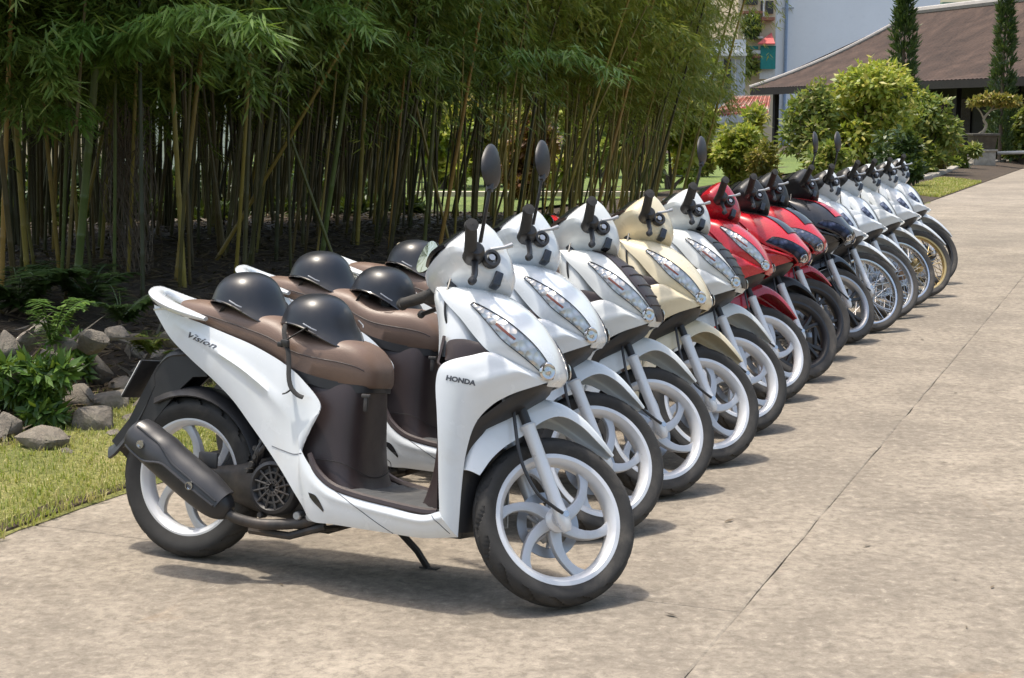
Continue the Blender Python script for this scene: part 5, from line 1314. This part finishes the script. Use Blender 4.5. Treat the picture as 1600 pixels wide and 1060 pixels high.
def cypress(px, Y, top, wid, seed, label, base_row=230):
    r = random.Random(seed); b = at(px, 190, Y); b.z = .05; H = at(px, top, Y).z; Wd = wid * Y / FPX
    o = empty('cypress_tree', Matrix.Translation(b)); tag(o, label, 'cypress', 'garden plants beyond the bikes')
    link('trunk', MB().tube([(0, 0, -.1), (0, 0, H * .5), (.02, 0, H * .95)], [.07, .05, .01], 8).mesh('trunk'), o, BARK)
    vs = []; fs = []
    for k in range(420):
        f = r.random() ** .9; a = r.uniform(0, 6.28); env = (math.sin(math.pi * min(1, .12 + .85 * f)) ** .6) * (1 - .55 * f); q = r.uniform(.35, 1.1)
        c = Vector((math.cos(a) * Wd * .5 * env * q, math.sin(a) * Wd * .5 * env * q, H * (.05 + .93 * f)))
        d = Vector((math.cos(a) * .6, math.sin(a) * .6, 1.0)).normalized()
        for j in range(13):
            dd = (d + Vector((r.gauss(0, .35), r.gauss(0, .35), r.gauss(0, .25)))).normalized(); leafquad(vs, fs, c + dd * r.uniform(0, .16), dd, .20 * r.uniform(.6, 1.2), .022, Vector((r.gauss(0, 1), r.gauss(0, 1), r.gauss(0, 1))).normalized())
    mb = MB(); mb.v = [tuple(v) for v in vs]; mb.f = fs; link('crown', mb.mesh('crown', smooth=False), o, MT['needle'])
cypress(1408, 42, -25, 50, 1, 'slim dark cypress in front of the left part of the roof')
cypress(1564, 49.5, -25, 44, 2, 'slim dark cypress near the right edge above the bonsai')

# bonsai on its pedestal
b = at(1536, 190, 46); b.z = 0
o = empty('bonsai_pedestal', Matrix.Translation(b)); tag(o, 'square grey stone pedestal under the bonsai pot', 'pedestal')
STONEW = simple('pale_cast_stone', (.34, .31, .26), .9, var=.2, vscale=6, bmp=.4, bscale=40, dirt=(.12, .11, .08), dirt_amt=.6)
link('plinth', MB().box((0, 0, .25), (.66, .66, .56)).mesh('plinth', bevel=.02), o, STONEW); link('cap', MB().box((0, 0, .535), (.74, .74, .06)).mesh('cap', bevel=.015), o, STONEW)
o = empty('bonsai_pot', Matrix.Translation(b + Vector((0, 0, .565)))); tag(o, 'dark square planter on the stone pedestal', 'pot')
link('pot_body', MB().grid([[(w_ * x, w_ * y, z) for x, y in ((-1, -1), (1, -1), (1, 1), (-1, 1))] for w_, z in ((.30, 0), (.35, .40), (.40, .40), (.40, .47), (.33, .47), (.32, .40))], closed_v=True, cap=True).mesh('pot_body', bevel=.01), o, simple('dark_glazed_pot', (.075, .065, .05), .6, var=.3))
o = empty('bonsai_tree', Matrix.Translation(b + Vector((0, 0, .97)))); tag(o, 'bonsai with crooked pale trunk and yellow-green crown in the square pot', 'tree')
link('trunk', MB().tube([(-.1, 0, -.06), (0, 0, .06), (.10, 0, .30), (.02, 0, .48), (.2, .05, .72), (.34, .05, .90)], [.07, .055, .045, .04, .028, .012], 8, smooth=20).tube([(-.28, 0, -.04), (-.1, 0, .06), (0, 0, .12)], [.02, .03, .035], 6).tube([(.04, 0, .46), (-.12, -.05, .72), (-.26, 0, .88)], [.03, .02, .01], 6, smooth=10).tube([(.2, .05, .72), (.5, 0, .82), (.85, 0, .86)], [.02, .018, .008], 6, smooth=10).mesh('trunk'), o, simple('pale_bark', (.30, .25, .18), .9))
link('crown', cloud([((-.22, 0, .98), (.24, .2, .11)), ((.15, 0, 1.08), (.3, .25, .14)), ((.5, 0, 1.05), (.35, .25, .15)), ((.85, 0, 1.0), (.28, .22, .12))], 1300, .16, .035, 5), o, MT['leaf4'])
o = link('handrail', MB().tube([b + Vector((.5, .1, .45)), b + Vector((3.6, -1.0, .58))], .05, 8).tube([b + Vector((2.2, -.5, -.05)), b + Vector((2.2, -.5, .52))], .04, 8).mesh('handrail'), None, simple('grey_rail', (.4, .4, .38), .6)); tag(o, 'pale metal handrail right of the bonsai pedestal', 'rail')
KERB = [on_ground(*q) for q in ((1412, 290), (1450, 284), (1472, 276), (1500, 266), (1540, 260), (1620, 252))]
for k in range(len(KERB) - 1):
    a, c = KERB[k], KERB[k + 1]
    for j in range(3):
        p = a.lerp(c, j / 3); q = a.lerp(c, (j + 1) / 3 - .02); d = (q - p); L = d.length; o = link('kerb_stone', MB().box((0, 0, .06), (L, .22, .20)).mesh('kerb_stone', bevel=.025), None, STONEW, Matrix.Translation((p + q) / 2) @ Matrix.Rotation(math.atan2(d.y, d.x), 4, 'Z') @ Matrix.Rotation(rk.uniform(-.03, .03), 4, 'Y'))
        tag(o, 'pale kerb stone along the planting bed at the bend of the drive', 'kerb stone', 'kerb stones of the planting bed')
bed = [(p.x + .05, p.y + .15, .05) for p in KERB]
far = [(p.x - 3, p.y + 16, .05) for p in KERB]
o = link('planting_bed', MB().grid([bed, far]).mesh('planting_bed'), None, MT['soil']); tag(o, 'brown planting bed in front of the house', 'soil', kind='structure')

# ---------- the house with the brown roof
TILE = None
def tile_mat():
    m, t, b = nodes('old_brown_tiles'); vec = coord(t); f = noise_n(t, vec, .8, 9, .72, .8); g2 = noise_n(t, vec, 9, 5, .7)
    c = ramp(t, f, [(.34, (.028, .017, .013)), (.5, (.060, .036, .027)), (.66, (.105, .066, .049))]); c = mixc(t, ramp(t, g2, [(.4, (.5,) * 3), (.6, (0,) * 3)]), c, (.05, .036, .03))
    t.links.new(c, b.inputs['Base Color']); b.inputs['Roughness'].default_value = .95; return m
def house():
    L0 = Vector((10.4, 67.8, 2.78)); D = Vector((.325, -.946, 0)); Nn = Vector((.946, .325, 0)); span = 6.67; rise = 3.22; LEN = 38.0; sh = 2.3
    root = empty('roofed_house', Matrix.Translation((L0.x, L0.y, 0))); tag(root, 'long house with wide brown tiled roof and white ridge', 'house')
    O = Vector((L0.x, L0.y, 0))
    def rp(s, t): return L0 + D * s + Nn * (span * t) + Vector((0, 0, rise * (.70 * t + .30 * t * t) - .10 * math.exp(-s / 1.2) * 0)) - O
    rows = []
    nt_ = 26
    for i in range(nt_ + 1):
        for q in (0, 1):
            t_ = (i + q * .96) / (nt_ + 1); row = []; ns = 560
            for j in range(ns + 1):
                s = sh * t_ + (LEN - sh * t_) * j / ns; p = rp(s, t_); p.z += .03 * abs(math.sin(s * math.pi / .24)) + (.018 if q == 0 else 0); row.append(p)
            rows.append(row)
    link('roof', MB().grid(rows).mesh('roof', ang=60), root, tile_mat())
    # end face and rear face
    bk = L0 + Nn * (2 * span) - O; e0 = L0 - O; a = rp(sh, 1); LEND = rp(LEN, 0); RA = rp(LEN, 1); bk2 = bk + D * LEN
    link('rear_roof', MB().add([e0, bk, a], [(0, 1, 2)]).add([bk, bk2, RA, a], [(0, 1, 2, 3)]).mesh('rear_roof', smooth=False), root, tile_mat())
    PL = simple('white_lime_ridge', (.34, .32, .30), .8, var=.1, vscale=2, dirt=(.2, .18, .16), dirt_amt=.5)
    link('ridge_cap', MB().tube([rp(sh, 1) + Vector((0, 0, .1)), rp(LEN, 1) + Vector((0, 0, .1))], .17, 8).mesh('ridge_cap'), root, PL)
    link('hip_cap', MB().tube([rp(sh * t_, t_) + Vector((-.05, 0, .07)) for t_ in [k / 14 for k in range(15)]], .09, 8).mesh('hip_cap'), root, PL)
    DK = simple('dark_timber', (.014, .011, .010), .7, var=.2, vscale=3)
    link('eave_board', MB().grid([[rp(s, 0) + Vector((0, 0, z)) - Nn * .02 for z in (-.26, .02)] + [rp(s, 0) + Nn * .08 + Vector((0, 0, z)) for z in (.02, -.26)] for s in (0, LEN)], closed_v=True, cap=True).mesh('eave_board', smooth=False), root, DK)
    link('soffit', MB().add([rp(.1, 0) + Vector((0, 0, -.18)), rp(LEN, 0) + Vector((0, 0, -.18)), rp(LEN, 0) + Nn * 2 + Vector((0, 0, -.1)), rp(.1, 0) + Nn * 2 + Vector((0, 0, -.1))], [(0, 1, 2, 3)]).mesh('soffit', smooth=False), root, DK)
    # walls: dark timber front, pale end wall
    def wallpiece(name, s0, s1, n0, n1, z0, z1, mat):
        pts = [L0 + D * s0 + Nn * n0 - O, L0 + D * s1 + Nn * n0 - O, L0 + D * s1 + Nn * n1 - O, L0 + D * s0 + Nn * n1 - O]
        link(name, MB().add([Vector((p.x, p.y, z0)) for p in pts] + [Vector((p.x, p.y, z1)) for p in pts], [(0, 3, 2, 1), (4, 5, 6, 7), (0, 1, 5, 4), (1, 2, 6, 5), (2, 3, 7, 6), (3, 0, 4, 7)]).mesh(name, smooth=False), root, mat)
    wallpiece('wall', 3.0, LEN, 2.0, 2.2, 0, 2.9, DK)
    wallpiece('end_wall', 2.8, 3.0, 1.6, 9.5, 0, 2.9, simple('pale_plaster', (.62, .58, .52), .9, var=.06))
    wallpiece('plaster_wall', .9, 2.8, 1.8, 2.0, 0, 2.9, simple('pale_plaster2', (.62, .58, .52), .9, var=.06))
    for k in range(9): wallpiece('post', .55 + 3.3 * k, .75 + 3.3 * k, .8, 1.0, 0, 2.7, DK)
    GL = simple('dark_window_glass', (.02, .022, .026), .1); FR = simple('timber_frame', (.07, .045, .03), .6)
    for k in range(8):
        wallpiece('window', 4.6 + 3.3 * k, 6.6 + 3.3 * k, 1.93, 1.99, .8, 2.2, GL)
        wallpiece('window_frame', 5.55 + 3.3 * k, 5.65 + 3.3 * k, 1.90, 1.925, .8, 2.2, FR)
house()

# ---------- buildings behind
def facade(name, label, px0, px1, top, Y, depth, mat, cat='building'):
    a = at(px0, 190, Y); c = at(px1, 190, Y); ztop = at(px0, top, Y).z; w = c.x - a.x
    o = empty(name, Matrix.Translation((a.x, Y, 0))); tag(o, label, cat)
    link('wall', MB().box((w / 2, depth / 2, ztop / 2), (w, depth, ztop)).mesh('wall', smooth=False), o, mat)
    def rect(nm, x0, y0, x1, y1, m_, out=.06, th=.06, bev=0):
        p = at(x0, y1, Y); q = at(x1, y0, Y); return link(nm, MB().box(((p.x + q.x) / 2 - a.x, -out, (p.z + q.z) / 2), (q.x - p.x, th, q.z - p.z)).mesh(nm, smooth=False, bevel=bev), o, m_)
    return o, rect, a, ztop
PALEBLUE = simple('pale_blue_render', (.84, .885, .93), .9, var=.03, vscale=.4, dirt=(.66, .71, .77), dirt_amt=.3)
o, rect, a, zt_ = facade('blue_building', 'tall plain pale blue building side with a downpipe', 1209, 1462, -140, 88, 14, PALEBLUE)
link('downpipe', MB().tube([(.55, -.12, 0), (.55, -.12, zt_)], .09, 8).mesh('downpipe'), o, simple('blue_pipe', (.28, .38, .55), .5))
rect('corner_strip', 1209, -130, 1213.5, 190, simple('white_corner', (.68, .70, .74), .8), .06, .1)
rect('beam', 1222, 12, 1240, 14, simple('thin_rod', (.4, .45, .52), .6), .1, .1)
CREAM = simple('cream_render', (.62, .52, .36), .9, var=.08, vscale=.8)
DARKW = simple('dark_window', (.035, .035, .04), .25); WHT = simple('white_trim', (.70, .69, .66), .7); REDA = simple('red_awning', (.55, .11, .10), .7); TEAL = simple('teal_panel', (.010, .20, .18), .55); BRN = simple('brown_tile', (.30, .13, .08), .8)
o, rect, a, zt_ = facade('apartment_house', 'cream apartment house with red awning and teal screen', 1150, 1208, -120, 84, 10, CREAM)
w = rect('window', 1163, 24, 1187, 58, DARKW, .08, .1); rect('window', 1196, 2, 1208, 22, DARKW, .08, .1); rect('window', 1188, 2, 1193, 22, DARKW, .08, .1); rect('window', 1160, -25, 1184, 8, DARKW, .08, .1)
rect('window_frame', 1191, 0, 1194, 26, WHT, .14, .1); rect('ledge', 1160, 58, 1190, 61, WHT, .3, .6); rect('ledge', 1188, 28, 1208, 33, BRN, .3, .5); rect('ledge', 1160, 18, 1190, 22, BRN, .2, .4); rect('balcony_band', 1164, 80, 1185, 85, WHT, .5, .6); rect('balcony_band', 1162, 88, 1185, 92, BRN, .5, .6); rect('opening', 1166, 97, 1184, 112, DARKW, .08, .1)
rect('screen', 1184, 73, 1208, 109, TEAL, .8, .2); rect('screen', 1166, 73, 1182, 78, TEAL, .5, .2); rect('railing', 1184, 110, 1208, 124, WHT, .5, .15)
p = at(1181, 69, 83.4); q = at(1208, 69, 83.4); h_ = at(1208, 51, 84).z
link('awning', MB().add([(p.x - a.x, -1.2, p.z), (q.x - a.x, -1.2, q.z), (q.x - a.x, -.05, h_), (p.x - a.x + .5, -.05, p.z + .25)], [(0, 1, 2, 3)]).mesh('awning', solid=.06, smooth=False), o, REDA)
for k, (px, py, w_, hh) in enumerate([(1175, 40, 24, 34), (1165, 104, 40, 30), (1157, 85, 30, 24)]):
    c = at(px, py, 83.2); oo = link('balcony_plant', cloud([((0, 0, 0), (w_ / 2 * 83 / FPX, .4, hh / 2 * 83 / FPX))], 420, .32, .07, 200 + k), None, MT['leaf3' if k == 0 else 'leaf2'], Matrix.Translation(c)); tag(oo, ['dense green plant filling the apartment window', 'grey-green plant beneath the teal screen', 'pale plant left of the teal screen'][k], 'plant')
GREYB = simple('grey_blue_wall', (.52, .55, .60), .85, var=.06, vscale=.6)
o, rect, a, zt_ = facade('grey_building', 'pale grey building half hidden by the bamboo end', 1085, 1163, 62, 70, 8, GREYB)
rect('window', 1130, 92, 1142, 140, DARKW, .05, .08); rect('window_frame', 1147, 70, 1150, 150, WHT, .1, .1); rect('ledge', 1100, 84, 1165, 88, WHT, .25, .4)
o = empty('rusty_shed', Matrix.Translation((0, 0, 0))); tag(o, 'low shed with rusty corrugated roof beyond the bushes', 'shed')
A0, B0, C0, D0 = at(1112, 182, 52), at(1200, 176, 50), at(1204, 152, 55), at(1146, 152, 57); rows = []
for i in range(90):
    s = i / 89; lo = A0.lerp(B0, s); hi = D0.lerp(C0, s); dz = .05 * math.sin(i * 1.4); rows.append([lo.lerp(hi, k / 4) + Vector((0, 0, dz)) for k in range(5)])
m, t, b = nodes('rusty_corrugated_iron'); vec = coord(t); c = ramp(t, noise_n(t, vec, .9, 6, .7), [(.40, (.42, .36, .30)), (.50, (.33, .10, .06)), (.65, (.27, .065, .04))]); t.links.new(c, b.inputs['Base Color']); b.inputs['Roughness'].default_value = .8
link('roof', MB().grid(rows).mesh('roof', solid=.02), o, m)
link('wall', MB().box(((A0.x + B0.x) / 2 + .1, 53.2, .75), (B0.x - A0.x, 3, 1.2)).mesh('wall', smooth=False), o, simple('shed_wall', (.42, .40, .36), .9))
for k, (px0, px1, top, Y, col, lab) in enumerate([(-120, 130, 60, 34, (.66, .50, .36), 'salmon cream house wall glimpsed through the left bamboo'), (180, 330, 100, 36, (.70, .68, .62), 'off-white wall glimpsed through the bamboo above the scooter tail'), (520, 590, 140, 33, (.72, .70, .62), 'narrow pale wall glimpsed through the bamboo above the helmets'), (640, 1010, 318, 27, (.55, .48, .40), 'low pinkish garden wall beyond the lawn')]):
    o, rect, a, zt_ = facade('garden_house' if k < 3 else 'garden_wall', lab, px0, px1, top if k < 3 else 300, Y, 4 if k < 3 else .25, simple('garden_wall_%s' % 'abcd'[k], col, .9, var=.08), 'house' if k < 3 else 'wall')
    if k < 3:
        rect('window', px0 + 40, 170, px0 + 62, 235, DARKW, .04, .06); rect('plinth', px0, 318, px1, 345, simple('plinth_paint', (.16, .05, .04), .8), .05, .08)
o = facade('green_roof_building', 'distant building with green metal roof behind the ridge', 1468, 1560, 14, 110, 10, simple('far_wall', (.60, .63, .68), .9))[0]
p = at(1466, 15, 109.5); q = at(1562, 8, 109.5); link('roof', MB().box(((q.x - p.x) / 2, 5, (p.z + q.z) / 2 + .1), (q.x - p.x + .5, 11, .5)).mesh('roof', smooth=False), o, simple('green_roof', (.18, .30, .20), .7))
